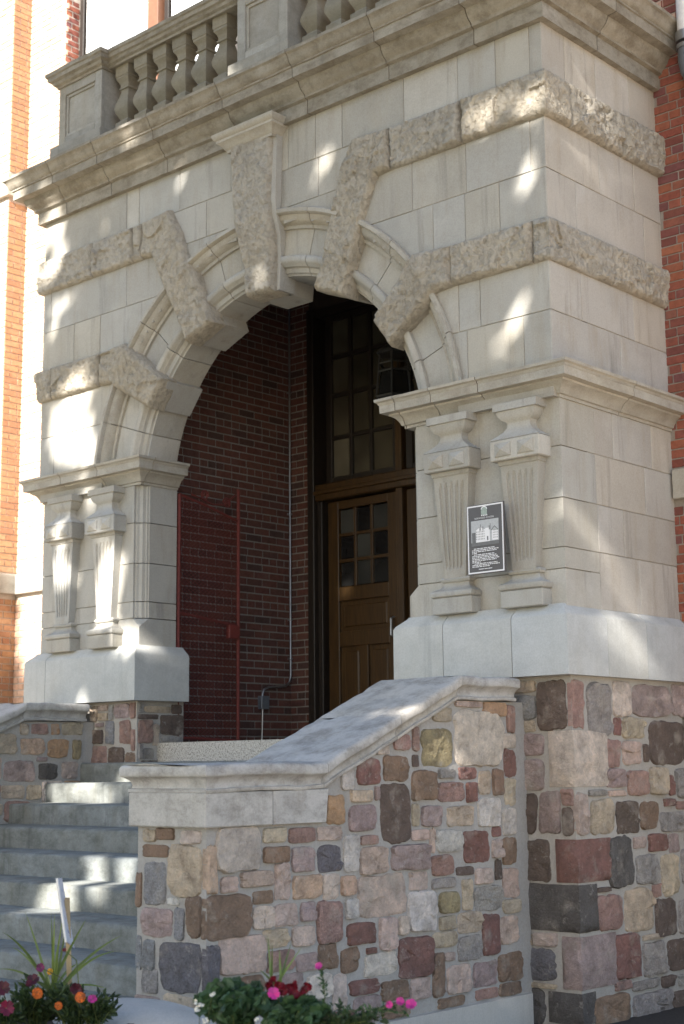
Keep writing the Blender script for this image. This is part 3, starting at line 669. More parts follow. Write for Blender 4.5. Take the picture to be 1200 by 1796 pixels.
STONES={'cheek_side':[(-0.746,-0.244,1.706,2.064,'L'),(-0.428,-0.184,2.039,2.135,'O'),(-0.738,-0.458,2.09,2.143,'P'),(-1.088,-0.785,1.709,1.936,'Y'),(-0.979,-0.777,1.991,2.083,'T'),(-1.186,-1.123,1.804,1.951,'R'),(-1.368,-1.214,1.807,1.905,'R'),(-1.531,-1.41,1.781,1.85,'L'),(-1.19,-1.133,1.704,1.776,'D'),(-1.713,-1.508,1.601,1.752,'M'),(-1.467,-1.225,1.618,1.769,'B'),(-1.86,-1.745,1.57,1.705,'W'),(-1.194,-0.956,1.495,1.674,'B'),(-0.928,-0.764,1.626,1.686,'G'),(-0.71,-0.535,1.618,1.694,'M'),(-0.503,-0.37,1.519,1.668,'T'),(-0.348,-0.232,1.516,1.677,'B'),(-0.932,-0.678,1.477,1.598,'X'),(-0.638,-0.54,1.472,1.596,'M'),(-1.773,-1.583,1.495,1.564,'T'),(-1.556,-1.519,1.505,1.583,'V'),(-1.5,-1.227,1.251,1.583,'D'),(-1.788,-1.559,1.326,1.474,'V'),(-1.205,-1.137,1.336,1.474,'T'),(-1.109,-0.908,1.33,1.453,'V'),(-0.849,-0.577,1.32,1.446,'T'),(-0.514,-0.274,1.309,1.49,'W'),(-1.847,-1.709,1.094,1.298,'W'),(-1.687,-1.53,1.241,1.295,'R'),(-1.69,-1.44,1.066,1.225,'P'),(-1.404,-1.052,1.072,1.219,'V'),(-1.211,-1.048,1.247,1.311,'P'),(-0.957,-0.712,1.163,1.295,'W'),(-0.677,-0.399,1.085,1.275,'M'),(-0.369,-0.274,1.236,1.301,'M'),(-0.374,-0.273,1.102,1.217,'P'),(-1.016,-0.807,1.019,1.143,'R'),(-0.764,-0.589,1.006,1.06,'D'),(-0.349,-0.279,0.957,1.086,'D'),(-0.569,-0.383,0.94,1.04,'P'),(-1.239,-1.057,0.946,1.055,'P'),(-1.87,-1.743,0.956,1.068,'Q'),(-1.014,-0.782,0.939,1.001,'G'),(-1.714,-1.283,0.81,1.053,'P'),(-1.834,-1.72,0.82,0.934,'W'),(-1.252,-0.983,0.694,0.932,'W'),(-0.947,-0.742,0.786,0.914,'Y'),(-0.71,-0.604,0.789,0.977,'T'),(-0.584,-0.288,0.764,0.919,'G'),(-0.951,-0.791,0.682,0.761,'T'),(-0.761,-0.514,0.645,0.77,'T'),(-0.502,-0.328,0.487,0.734,'M'),(-1.02,-0.789,0.577,0.671,'T'),(-0.759,-0.521,0.471,0.618,'G'),(-1.811,-1.569,0.668,0.786,'M'),(-1.529,-1.375,0.614,0.797,'P'),(-1.35,-1.268,0.685,0.795,'L'),(-1.352,-1.052,0.43,0.662,'M'),(-1.027,-0.913,0.29,0.546,'B'),(-0.901,-0.799,0.488,0.54,'P'),(-1.668,-1.38,0.468,0.599,'W'),(-1.876,-1.718,0.516,0.653,'B'),(-1.648,-1.566,0.603,0.636,'M'),(-1.797,-1.549,0.377,0.459,'M'),(-1.516,-1.279,0.312,0.425,'B'),(-1.244,-1.05,0.288,0.415,'P'),(-0.885,-0.65,0.285,0.45,'P'),(-0.604,-0.356,0.291,0.443,'V'),(-1.987,-1.832,1.373,1.538,'O'),(-2.873,-2.537,1.143,1.384,'L'),(-2.514,-2.336,1.287,1.366,'T'),(-2.301,-2.092,1.278,1.358,'R'),(-2.067,-1.865,1.281,1.358,'P'),(-2.507,-2.309,1.176,1.263,'B'),(-2.278,-2.096,1.117,1.25,'V'),(-2.069,-1.867,1.101,1.251,'N'),(-2.422,-2.302,0.974,1.171,'P'),(-2.684,-2.44,1.053,1.138,'P'),(-2.841,-2.717,1.036,1.119,'P'),(-2.969,-2.873,1.038,1.285,'Q'),(-2.275,-2.042,0.964,1.088,'Q'),(-2.592,-2.44,0.957,1.027,'B'),(-2.967,-2.619,0.797,1.022,'B'),(-2.597,-2.436,0.824,0.942,'L'),(-2.425,-2.246,0.823,0.944,'P'),(-2.215,-2.099,0.837,0.94,'V'),(-2.073,-1.873,0.702,0.927,'X'),(-2.519,-2.323,0.711,0.811,'T'),(-2.286,-2.105,0.703,0.808,'P'),(-2.837,-2.509,0.599,0.797,'P'),(-2.475,-2.271,0.583,0.691,'R'),(-2.248,-2.083,0.562,0.656,'V'),(-2.167,-1.964,0.402,0.536,'W'),(-1.947,-1.829,0.318,0.509,'L'),(-2.965,-2.857,0.528,0.763,'N'),(-2.811,-2.509,0.441,0.575,'B'),(-2.476,-2.202,0.418,0.557,'V')],'cheek_end':[(-0.882,-0.784,1.302,1.368,'T'),(-0.772,-0.633,1.316,1.378,'B'),(-0.569,-0.414,1.298,1.367,'L'),(-0.893,-0.686,1.218,1.286,'B'),(-0.673,-0.412,1.024,1.29,'T'),(-0.889,-0.7,0.969,1.19,'S'),(-0.677,-0.588,0.967,1.005,'W'),(-0.517,-0.41,0.812,1.013,'B'),(-0.885,-0.645,0.792,0.941,'V'),(-0.621,-0.545,0.786,0.951,'S'),(-0.882,-0.785,0.612,0.769,'S'),(-0.736,-0.407,0.514,0.764,'N'),(-0.886,-0.759,0.485,0.613,'G')],'pier_front':[(-0.493,-0.275,2.017,2.185,'S'),(-0.256,-0.028,1.946,2.269,'D'),(-0.474,-0.292,1.933,2.011,'T'),(-0.486,-0.226,1.772,1.914,'V'),(-0.51,-0.234,1.539,1.743,'V'),(-0.194,-0.043,1.568,1.932,'T'),(-0.544,-0.304,1.248,1.509,'D'),(-0.275,-0.105,1.253,1.52,'V'),(-0.556,-0.471,0.919,1.208,'K'),(-0.423,-0.206,0.931,1.194,'D'),(-0.165,-0.034,0.936,1.199,'M'),(-0.526,-0.034,0.606,0.901,'K'),(-0.599,-0.372,0.499,0.579,'T'),(-0.356,-0.163,0.5,0.589,'P'),(-0.569,-0.186,0.278,0.483,'N'),(-0.14,-0.022,0.247,0.577,'V'),(-0.603,-0.28,-0.015,0.217,'K'),(-0.262,-0.026,0.015,0.224,'K'),(-0.562,-0.187,0.228,0.26,'T')],'pier_side':[(0.02,0.188,1.958,2.264,'R'),(0.246,0.537,1.907,2.258,'G'),(0.573,0.801,2.046,2.284,'L'),(0.569,0.67,1.909,2.029,'M'),(0.83,1.36,2.05,2.272,'V'),(1.39,1.702,2.058,2.298,'V'),(0.688,0.978,1.887,2.033,'T'),(1.039,1.54,1.7,2.006,'D'),(0.034,0.423,1.565,1.925,'T'),(0.451,0.629,1.688,1.875,'R'),(0.674,0.931,1.706,1.867,'P'),(0.951,1.021,1.722,1.844,'D'),(0.446,0.687,1.55,1.672,'V'),(0.714,0.983,1.49,1.66,'R'),(1.024,1.252,1.49,1.674,'T'),(1.282,1.364,1.481,1.621,'M'),(1.394,1.638,1.452,1.661,'G'),(0.22,0.431,1.492,1.534,'G'),(0.467,0.689,1.487,1.526,'P'),(-0.085,0.189,1.248,1.511,'P'),(0.23,0.528,1.236,1.466,'T'),(0.561,0.835,1.234,1.445,'D'),(0.874,1.101,1.249,1.439,'B'),(1.209,1.36,1.401,1.453,'M'),(1.149,1.61,1.214,1.356,'G'),(0.038,0.408,0.932,1.203,'M'),(0.439,0.737,0.877,1.204,'K'),(0.771,0.928,1.119,1.198,'P'),(0.974,1.231,1.088,1.208,'M'),(0.793,1.086,0.869,1.065,'G'),(1.131,1.372,0.779,1.05,'T'),(1.418,1.619,0.833,1.078,'G'),(0.051,0.222,0.613,0.908,'V'),(0.262,0.569,0.599,0.824,'R'),(0.273,0.436,0.851,0.881,'D'),(0.614,0.975,0.558,0.837,'T'),(1.029,1.303,0.498,0.75,'D'),(1.344,1.583,0.492,0.723,'G'),(0.834,1.103,0.484,0.523,'T'),(0.054,0.435,0.224,0.566,'P'),(0.474,0.774,0.26,0.546,'M'),(0.829,1.109,0.243,0.464,'G'),(1.162,1.472,0.246,0.453,'D'),(0.669,1.007,0.16,0.221,'G'),(1.063,1.24,0.141,0.218,'D'),(1.301,1.496,0.128,0.207,'G'),(0.061,0.152,0.025,0.204,'D'),(0.193,0.619,-0.012,0.17,'B'),(0.674,1.178,-0.021,0.131,'G'),(1.213,1.523,-0.017,0.097,'D')],'left_cheek':[(-0.757,-0.672,2.02,2.112,'T'),(-0.64,-0.466,2.026,2.115,'R'),(-0.421,-0.344,2.023,2.113,'O'),(-0.305,-0.084,2.021,2.129,'T'),(-1.03,-0.796,1.854,2.022,'T'),(-0.742,-0.499,1.849,1.981,'Q'),(-0.45,-0.233,1.823,1.979,'O'),(-0.187,-0.097,1.805,1.976,'Y'),(-0.572,-0.463,1.788,1.823,'V'),(-0.914,-0.602,1.619,1.789,'V'),(-0.547,-0.35,1.633,1.765,'K'),(-0.3,-0.12,1.635,1.778,'P'),(-0.928,-0.703,1.474,1.581,'T'),(-0.671,-0.515,1.46,1.582,'T'),(-1.011,-0.913,1.337,1.43,'T'),(-1.125,-0.94,1.627,1.824,'P')],'left_front':[(-5.12,-5.011,2.09,2.126,'V'),(-5.093,-4.955,2.148,2.216,'T'),(-5.213,-5.022,1.945,2.064,'D'),(-4.923,-4.863,2.026,2.126,'S'),(-5.208,-4.967,1.763,1.917,'R'),(-4.943,-4.718,1.756,1.904,'D'),(-5.204,-5.159,1.65,1.723,'M'),(-5.137,-4.852,1.604,1.717,'T'),(-4.859,-4.659,2.164,2.291,'V'),(-4.79,-4.632,1.937,2.138,'R'),(-4.975,-4.862,1.936,2.139,'S')],'left_jamb':[(0.053,0.227,1.942,2.135,'R'),(0.141,0.442,2.209,2.265,'T'),(0.326,0.588,2.013,2.182,'D'),(0.345,0.589,1.944,1.998,'G'),(0.131,0.246,1.8,1.892,'G')]}
# stones that wrap the outer corner of the pier
RSV_F=[];RSV_S=[]
_f,_s=STONES['pier_front'],STONES['pier_side']
for a in list(_f):
    if a[1]<-.075: continue
    m=[b for b in _s if b[0]<.10 and min(a[3],b[3])-max(a[2],b[2])>.6*min(a[3]-a[2],b[3]-b[2])]
    if m and a[4]!='D':
        b=m[0]; _f.remove(a); _s.remove(b)
        RSV_F.append((a[0]-.005,.05,max(a[2],b[2])-.015,min(a[3],b[3])+.015)); RSV_S.append((-.05,b[1]+.005,max(a[2],b[2])-.015,min(a[3],b[3])+.015))
        o=cstone(a[0],b[1],max(a[2],b[2])-.01,min(a[3],b[3])+.01,a[4] if a[4]!='T' else 'L',porch,len(_f)*7+len(_s),.024)
def rubble(rects,plane,val,parent,bounds,seed0,fill=60,prot=.022,top=None,sgn=1,codes='TPVRGLBW',reserve=()):
    # rects: (a0,a1,z0,z1,code); then small stones fill the gaps
    r=random.Random(seed0); done=list(reserve)
    for i,(a0,a1,z0,z1,c) in enumerate(rects):
        a0,a1=max(a0,bounds[0]),min(a1,bounds[1]); z0,z1=max(z0,bounds[2]),min(z1,bounds[3])
        if a1-a0<.03 or z1-z0<.03: continue
        rstone((a0,a1,z0,z1),plane,val,c,parent,seed0*97+i,prot,sgn=sgn); done.append((a0,a1,z0,z1))
    k=0; tries=0
    while k<fill and tries<9000:
        tries+=1; f=1-.65*tries/9000
        w_=r.uniform(.05,.24)*f+.02; h=r.uniform(.045,.16)*f+.02; a=r.uniform(bounds[0],bounds[1]-w_); z=r.uniform(bounds[2],bounds[3]-h); m=.012
        if top and z+h>min(top(a),top(a+w_)): continue
        if any(a<b1+m and a+w_>b0-m and z<c1+m and z+h>c0-m for b0,b1,c0,c1 in done): continue
        # grow to fill the gap
        for _ in range(8):
            for d in ((-.01,0,0,0),(0,.01,0,0),(0,0,-.01,0),(0,0,0,.01)):
                na,nb,nc,nd=a+d[0],a+w_+d[1],z+d[2],z+h+d[3]
                if nb-na>.26 or nd-nc>.18 or na<bounds[0] or nb>bounds[1] or nc<bounds[2] or nd>bounds[3]: continue
                if top and nd>min(top(na),top(nb)): continue
                if any(na<b1+m and nb>b0-m and nc<c1+m and nd>c0-m for b0,b1,c0,c1 in done): continue
                a,w_,z,h=na,nb-na,nc,nd-nc
        if w_<.045 or h<.04: continue
        rstone((a,a+w_,z,z+h),plane,val,r.choice(codes),parent,seed0*131+k,prot*.8,sgn=sgn); done.append((a,a+w_,z,z+h)); k+=1
rubble(STONES['pier_front'],'y',.055,porch,(-.62,.01,-.03,2.29),1,40,.03,codes='TVGDPRS',reserve=RSV_F)
rubble(STONES['pier_side'],'x',.015,porch,(.055,1.75,-.03,2.29),2,90,.03,codes='TVGDPRB',reserve=RSV_S)
rubble(STONES['left_front'],'y',.055,porch,(-5.2,-4.565,1.3,2.29),3,22,.025,codes='TVGDPRB')
rubble(STONES['left_jamb'],'x',-4.55,porch,(.07,.58,1.7,2.29),4,14,.02,codes='TVGD')

# balustrade on the balcony
bal=thing_part('balustrade',porch,(-3,0,7.6))
def pedestal(x0,x1,y0,y1):
    z0,z1=7.66,8.44
    MB().bbox(x0-.06,x1+.06,y0-.06,y1+.06,7.62,7.80,.006).build('pedestal_base',M_ped,bal)
    M=MB(); M.bbox(x0,x1,y0+.03,y1,7.80,8.44,.004)
    fx=.10
    M.bbox(x0,x0+fx,y0,y0+.04,7.80,8.44,.004);M.bbox(x1-fx,x1,y0,y0+.04,7.80,8.44,.004)
    M.bbox(x0+fx,x1-fx,y0,y0+.04,7.80,7.80+fx,.004);M.bbox(x0+fx,x1-fx,y0,y0+.04,8.44-fx,8.44,.004)
    M.bbox(x0+fx+.0,x0+fx+.03,y0+.015,y0+.04,7.80+fx,8.44-fx,.003);M.bbox(x1-fx-.03,x1-fx,y0+.015,y0+.04,7.80+fx,8.44-fx,.003)
    M.bbox(x0+fx+.03,x1-fx-.03,y0+.015,y0+.04,8.44-fx-.03,8.44-fx,.003);M.bbox(x0+fx+.03,x1-fx-.03,y0+.015,y0+.04,7.80+fx,7.83+fx,.003)
    M.build('pedestal',M_ped,bal)
    pf=[(-.1,8.43),(.015,8.43),(.02,8.45),(.045,8.465),(.055,8.49),(.085,8.505),(.09,8.54),(.105,8.55),(.11,8.585),(-.1,8.62)]
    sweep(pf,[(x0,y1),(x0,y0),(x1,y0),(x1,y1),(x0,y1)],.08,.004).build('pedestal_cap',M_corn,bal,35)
PY0,PY1=-.085,.42
pedestal(-5.71,-5.04,PY0,PY1); pedestal(-3.14,-2.52,PY0,PY1); pedestal(-.86,-.20,PY0,PY1)
def rail(x0,x1):
    pf=[(-.15,8.44),(.0,8.44),(.005,8.46),(.03,8.475),(.04,8.50),(.06,8.51),(.065,8.545),(.08,8.555),(.085,8.585),(-.15,8.61)]
    sweep(pf,[(x0,-.02),(x1,-.02)],.08,.004).build('handrail',M_corn,bal,35)
    MB().bbox(x0,x1,-.02,.30,8.45,8.60,.004).build('handrail_back',M_ped,bal)
    MB().bbox(x0,x1,-.055,.33,7.62,7.735,.006).build('bottom_rail',M_lead if False else M_ped,bal)
    MB().bbox(x0,x1,-.075,-.05,7.64,7.70,.004).build('flashing',M_lead,bal)
rail(-5.02,-3.16); rail(-2.50,-.88)
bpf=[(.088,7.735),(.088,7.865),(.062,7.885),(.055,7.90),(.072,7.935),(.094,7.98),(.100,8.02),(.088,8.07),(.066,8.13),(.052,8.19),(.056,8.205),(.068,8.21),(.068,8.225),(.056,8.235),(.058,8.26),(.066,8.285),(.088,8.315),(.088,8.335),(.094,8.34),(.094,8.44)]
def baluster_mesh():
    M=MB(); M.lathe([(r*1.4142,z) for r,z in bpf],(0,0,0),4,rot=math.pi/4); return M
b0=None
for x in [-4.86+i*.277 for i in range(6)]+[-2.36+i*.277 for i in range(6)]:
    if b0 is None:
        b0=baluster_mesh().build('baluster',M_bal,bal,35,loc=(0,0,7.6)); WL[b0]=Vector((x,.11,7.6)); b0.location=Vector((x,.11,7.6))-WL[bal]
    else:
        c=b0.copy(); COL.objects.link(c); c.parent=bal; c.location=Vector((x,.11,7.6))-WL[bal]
for y in (.62,.9,1.18):
    c=b0.copy(); COL.objects.link(c); c.parent=bal; c.location=Vector((-5.37,y,7.6))-WL[bal]
MB().bbox(-5.55,-5.2,.43,1.55,8.45,8.60,.004).build('handrail_back',M_ped,bal)
# porch ceiling and inner lining above the brick
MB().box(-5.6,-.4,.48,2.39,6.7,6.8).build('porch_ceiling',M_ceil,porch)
# ------------------------------------------------------------------ stairs
stairs=thing('staircase','worn greenish concrete steps leading up to the arch between two fieldstone walls','stairs',(-3,-1.5,0))
XL,XR=-5.14,-.95
MB().box(-5.0,-1.0,.29,2.45,1.755,1.94).build('landing',M_gran,stairs)
ys=[-.10-.38*i for i in range(10)]
for i,y in enumerate(ys):
    zt=1.77-.17*i; xl,xr=(XL,XR)
    yb=(ys[i-1] if i else .29)+.02
    if i==0: yb=.45
    # each tread is a slab with a soft worn nosing
    M=MB(); n=90; rows=[]
    zb=zt-.185
    for k in range(n+1):
        x=xl+(xr-xl)*k/n; o=Vector((x*3,i*5,0)); q=noise.noise(o)*.008-max(0,noise.noise(o*4.3)-.35)*.03; q2=noise.noise(o*3.1)*.006
        rows.append([(x,yb,zb),(x,y+q2*.5,zb),(x,y+q2*.4,zt-.03+q),(x,y+.006+q2,zt-.010+q),(x,y+.022+q2,zt+q*.5),(x,yb,zt+.002)])
    M.grid(rows); L=6; M.f+= [tuple(range(L)),tuple(range(n*L,(n+1)*L))]; M.mi+=[0,0]
    M.build('step',M_step,stairs,40)
MB().box(XL-.02,XR+.02,-.05,.6,0,1.72).box(XL-.02,XR+.02,-3.6,-.05,-.1,.05).build('stair_base',M_step,stairs)

# ------------------------------------------------------------------ flanking walls
def cope_z(y):
    pts=[(-3.2,1.725),(-2.06,1.735),(-.74,2.292),(.2,2.297)]
    for (a,za),(b,zb_) in zip(pts[:-1],pts[1:]):
        if y<=b: return za+(zb_-za)*(y-a)/(b-a)
    return 2.297
def coping(parent,x0,x1,y0,y1,front=True):
    # cross-section swept along y; bull-nosed edge, fillet under it
    ys_=[y0,y0+.004,y0+.012,y0+.025,y0+.045] if front else [y0]; y=y0+.07
    while y<y1-.02: ys_.append(y); y+=.045
    ys_.append(y1); ov=.07
    prof=[(x0+.02,-.155),(x0-.026,-.155),(x0-.030,-.150),(x0-.030,-.135),(x0-.016,-.130),(x0-.012,-.112),(x0-.022,-.088),(x0-.050,-.068),(x0-.062,-.064),(x0-.066,-.055),(x0-.066,-.018),(x0-.058,-.005),(x0-.042,0)]
    mid=[(x0+(x1-x0)*t,.004*math.sin(t*3.14)) for t in (.08,.25,.42,.58,.75,.92)]
    right=[(x0+x1-a,b) for a,b in prof[::-1]]
    pr=prof+mid+right; OFF={b:a-(x0-.066) for a,b in prof}
    OFF[-.155]=.045
    rows=[]
    for y in ys_:
        zt=cope_z(y); row=[]
        pull=0
        for a,b in pr:
            # rounded nose at the free end
            d=y-y0; k=1.0
            if front and d<.07:
                k=math.sqrt(max(0,1-((.07-d)/.07)**2))
            bb=b
            if front and d<.07: bb=b
            o=Vector((a*6,y*6,2.2+x0)); wv=noise.fractal(o,1,2,3)*.007
            ch=noise.noise(Vector((a*5,y*6,7.7)))
            wv-=max(0,ch-.2)*.035 if (b>-.07) else 0
            row.append((a,max(y,y0+OFF.get(b,0)) if front else y,zt+bb+wv))
        rows.append(row)
    J=[0]
    for t in (-2.06,-1.38,-.74):
        J.append(min(range(len(ys_)),key=lambda i:abs(ys_[i]-t)))
    J.append(len(ys_)-1)
    for a,b in zip(J[:-1],J[1:]):
        rs=[list(q) for q in rows[a:b+1]]
        rs[0]=[(q[0],q[1]+(.002 if a else 0),q[2]) for q in rs[0]]; rs[-1]=[(q[0],q[1]-.002,q[2]) for q in rs[-1]]
        M=MB(); M.grid(rs); L=len(pr); n=len(rs)
        M.f.append(tuple(range((n-1)*L,n*L))); M.mi.append(0)
        for i in range(L//2-1): M.f.append((i,i+1,L-2-i,L-1-i)); M.mi.append(0)
        M.build('coping_stone',M_cope,parent,50)
def cheek(name,x0,x1,lab,grp):
    t=thing(name,lab,'wall',((x0+x1)/2,-1.5,0),grp)
    # mortar body following the coping
    yy=[-2.94,-2.06,-.74,.05]; M=MB(); v=[];f=[]
    for y in yy:
        z=cope_z(y)-.16; v+=[(x0+.012,y,-.1),(x1-.012,y,-.1),(x1-.012,y,z),(x0+.012,y,z)]
    for i in range(3):
        for k in range(4): k2=(k+1)%4; f.append((i*4+k,i*4+k2,i*4+4+k2,i*4+4+k))
    f+=[(0,1,2,3),(12,13,14,15)]; M.add(v,f).build('mortar_bed',M_mort,t)
    coping(t,x0,x1,-3.02,-.10 if x1>-1 else -.06)
    # smooth band under the level part of the coping
    for a,b in ((-2.985,-2.47),(-2.464,-2.0)):
        pass
    MB().bbox(x0-.025,x1+.025,-2.985,-2.464,1.385,1.575,.007).build('band_stone',M_cope,t)
    M=MB(); M.prism([(-2.46,1.385),(-2.02,1.385),(-2.0,1.58),(-2.46,1.575)],x1+.025,x1-.2,.007,axis='x'); M.build('band_stone',M_cope,t)
    M=MB(); M.box(x0-.03,x1+.035,-2.99,-.02,-.1,.20); M.build('footing',M_conc,t)
    return t
wallR=cheek('stair_wall',-.955,-.36,'sloping fieldstone stair wall with pale coping in front of the right pier','fieldstone walls flanking the steps')
wallL=cheek('stair_wall',-5.735,-5.14,'sloping fieldstone stair wall with pale coping at the far left of the steps','fieldstone walls flanking the steps')
def ctop(y): return (1.375 if y<-1.98 else cope_z(y)-.185)
rubble(STONES['cheek_side'],'x',-.372,wallR,(-2.94,-.08,.205,2.13),11,150,.026,top=ctop,codes='TPLVRPLWBM')
rubble(STONES['cheek_end'],'y',-2.94,wallR,(-.95,-.365,.205,1.38),12,40,.022,codes='TPVSGBL')
rubble(STONES['left_cheek'],'x',-5.152,wallL,(-1.75,-.08,.9,2.13),13,40,.022,top=ctop,codes='TPLGKRO')

# ------------------------------------------------------------------ the brick school
school=thing('school_building','brick school walls around the porch with orange brick at left and red brick at right','building',(-3,1.6,0))
def backing(name,boxes,mat):
    M=MB()
    for b in boxes: M.box(*b)
    return M.build(name,mat,school)
y1=D+.006
backing('wall',[(-9.2,-6.0,y1,1.9,0,9.0),(-9.2,-7.9,y1,1.9,9.0,12.5),(-6.0,1.6,y1,1.9,7.4,9.0),(-5.0,1.6,y1,1.9,9.0,12.5)],M_mL)
backing('wall',[(.0,1.6,y1,1.9,0,7.4)],M_mR)
backing('wall',[(-10.2,-8.606,1.346,1.6,0,12.5)],M_mL)
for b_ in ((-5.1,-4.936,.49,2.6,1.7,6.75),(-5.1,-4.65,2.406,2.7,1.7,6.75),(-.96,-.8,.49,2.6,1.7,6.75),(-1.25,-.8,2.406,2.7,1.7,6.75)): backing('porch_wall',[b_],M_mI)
backing('porch_wall',[(-4.65,-1.25,2.406,2.7,6.45,6.75)],M_ceil)  # wall above the doors coloured dark to stand in for shade
SW,HW,BH,CO=.203,.096,.064,.075
bricks=[]      # (p0 centre, u axis, width, normal axis, material)
def brickwall(o,u,n,u0,u1,z0,z1,mat,seed,hole=None,prio=1.0,mode='running'):
    r=random.Random(seed); k=0; z=math.ceil(z0/CO)*CO
    while z+BH<=z1+.02:
        hd=(k%6==0); a=u0-(0 if k%2 else SW/2+.01)-r.uniform(0,.02)
        if mode=='mixed': a=u0-r.uniform(0,.2)
        while a<u1:
            w_=SW
            if hd or (mode=='mixed' and r.random()<.33): w_=HW
            b0,b1=max(a,u0),min(a+w_,u1)
            if b1-b0>.03 and not (hole and hole((b0+b1)/2,z+.03)):
                c=o+u*((b0+b1)/2)+Vector((0,0,z+BH/2))
                bricks.append((c,u,b1-b0,n,mat,prio,r.uniform(-.0015,.003)))
            a+=w_+.012
        z+=CO; k+=1
UX=Vector((1,0,0));UY=Vector((0,1,0))
brickwall(Vector((0,D,0)),UX,Vector((0,-1,0)),.0,.9,2.0,8.7,0,1,prio=3,mode='mixed',hole=lambda x,z:(3.67<z<4.0))
brickwall(Vector((0,D,0)),UX,Vector((0,-1,0)),-8.6,-5.98,2.2,12.2,1,2,hole=lambda x,z:(3.67<z<4.0) or (x>-7.9 and z>9.0))
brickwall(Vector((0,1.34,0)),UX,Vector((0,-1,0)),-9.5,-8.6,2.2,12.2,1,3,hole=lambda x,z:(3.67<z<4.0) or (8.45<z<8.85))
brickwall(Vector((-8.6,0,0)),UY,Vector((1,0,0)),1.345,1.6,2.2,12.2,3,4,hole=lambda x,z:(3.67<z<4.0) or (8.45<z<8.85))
brickwall(Vector((-7.9,0,0)),UY,Vector((1,0,0)),1.605,1.80,9.05,12.2,0,8)
brickwall(Vector((0,D,0)),UX,Vector((0,-1,0)),-6.0,.9,7.6,9.0,1,5)
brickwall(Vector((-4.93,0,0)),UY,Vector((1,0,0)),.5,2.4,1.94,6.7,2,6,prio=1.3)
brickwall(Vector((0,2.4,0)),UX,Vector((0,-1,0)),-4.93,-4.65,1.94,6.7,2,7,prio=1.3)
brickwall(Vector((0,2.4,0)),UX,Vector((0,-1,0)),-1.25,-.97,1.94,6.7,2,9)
BM=[M_brR,M_brL,M_brI,M_brO]
def pxsize(b):
    d=b[0]-cam.location; zc=d.dot(_fw)
    x=d.dot(_r2)/zc*2596; y=d.dot(_u2)/zc*2596
    if abs(x)>610 or abs(y)>905: return -1
    view=-d.normalized(); ax=abs(b[1].dot(_r2)); return b[2]*ax/zc*b[5]
order=sorted(range(len(bricks)),key=lambda i:-pxsize(bricks[i])); single=set(order[:290])
unit={}
def ubrick(mi):
    if mi not in unit:
        M=MB(); M.bbox(-.5,.5,-.001,.03,-BH/2,BH/2,.003)
        o=M.build('brick',BM[mi],school,loc=(0,0,0)); unit[mi]=o.data; bpy.data.objects.remove(o)
    return unit[mi]
js=[MB() for _ in BM]
for i,(c,u,w_,n,mi,pr,dz) in enumerate(bricks):
    c2=c+n*dz
    if i in single:
        o=bpy.data.objects.new('brick',ubrick(mi)); COL.objects.link(o); o.parent=school; o.location=c2-WL[school]; o.scale=(w_,1,1)
        if abs(n.x)>.5: o.rotation_euler=(0,0,math.pi/2)
    else:
        p,q=w_/2,BH/2; f=c2+n*.001; bk=c2-n*.02; e=.002
        v=[f-u*(p-e)-Vector((0,0,q-e)),f+u*(p-e)-Vector((0,0,q-e)),f+u*(p-e)+Vector((0,0,q-e)),f-u*(p-e)+Vector((0,0,q-e)),
           bk-u*p-Vector((0,0,q)),bk+u*p-Vector((0,0,q)),bk+u*p+Vector((0,0,q)),bk-u*p+Vector((0,0,q))]
        js[mi].add(v,[(0,1,2,3),(4,5,1,0),(5,6,2,1),(6,7,3,2),(7,4,0,3)])
for k,M in enumerate(js):
    o=M.build('brickwork',BM[k],school); o['kind']='stuff'
# belt courses and base course
M=MB()
def belt(x0,x1,y,z0,z1,nm='stone_belt'):
    x=x0; k=0
    while x<x1-.05:
        xe=min(x1,x+.95); MB().bbox(x+.002,xe-.002,y-.055,y+.05,z0,z1,.006).build(nm,M_cap,school); x=xe
belt(-8.6,-5.9,D,3.72,3.95); belt(-9.6,-8.545,1.34,3.72,3.95); belt(.02,1.5,D,3.72,3.95)
belt(-9.6,-8.545,1.34,8.52,8.80)
MB().bbox(-8.65,-8.545,1.345,1.62,8.522,8.798,.006).build('stone_belt',M_cap,school); MB().bbox(-8.65,-8.545,1.345,1.62,3.722,3.948,.006).build('stone_belt',M_cap,school)
MB().bbox(-9.6,-8.53,1.26,1.66,-.1,2.18,.02).build('base_course',M_cap,school); MB().bbox(-8.52,-5.9,1.53,1.7,-.1,2.18,.02).build('base_course',M_cap,school)
MB().bbox(.02,1.6,1.53,1.7,-.1,2.1,.02).build('base_course',M_cap,school)
# balcony windows
def window(x0,x1,z0,z1,y):
    f=MB()
    f.bbox(x0,x0+.07,y,y+.12,z0,z1,.004);f.bbox(x1-.07,x1,y,y+.12,z0,z1,.004);f.bbox(x0+.07,x1-.07,y,y+.12,z0,z0+.08,.004);f.bbox(x0+.07,x1-.07,y,y+.12,z1-.08,z1,.004)
    w_=f.build('window',M_dark,school)
    g=MB(); g.bbox(x0+.09,x0+.15,y+.03,y+.10,z0+.08,z1-.08,.004);g.bbox(x1-.15,x1-.09,y+.03,y+.10,z0+.08,z1-.08,.004);g.bbox(x0+.15,x1-.15,y+.03,y+.10,z0+.08,z0+.16,.004)
    g.build('sash',M_white,w_)
    MB().box(x0+.15,x1-.15,y+.06,y+.075,z0+.16,z1-.08).build('pane',M_wglass,w_)
window(-7.86,-6.52,9.05,12.4,1.78); window(-6.30,-5.04,9.05,12.4,1.78)
MB().bbox(-6.50,-6.32,1.70,1.92,9.05,12.4,.006).build('window_mullion',plain('brown_wood_mullion',(.17,.075,.04),.6),school)
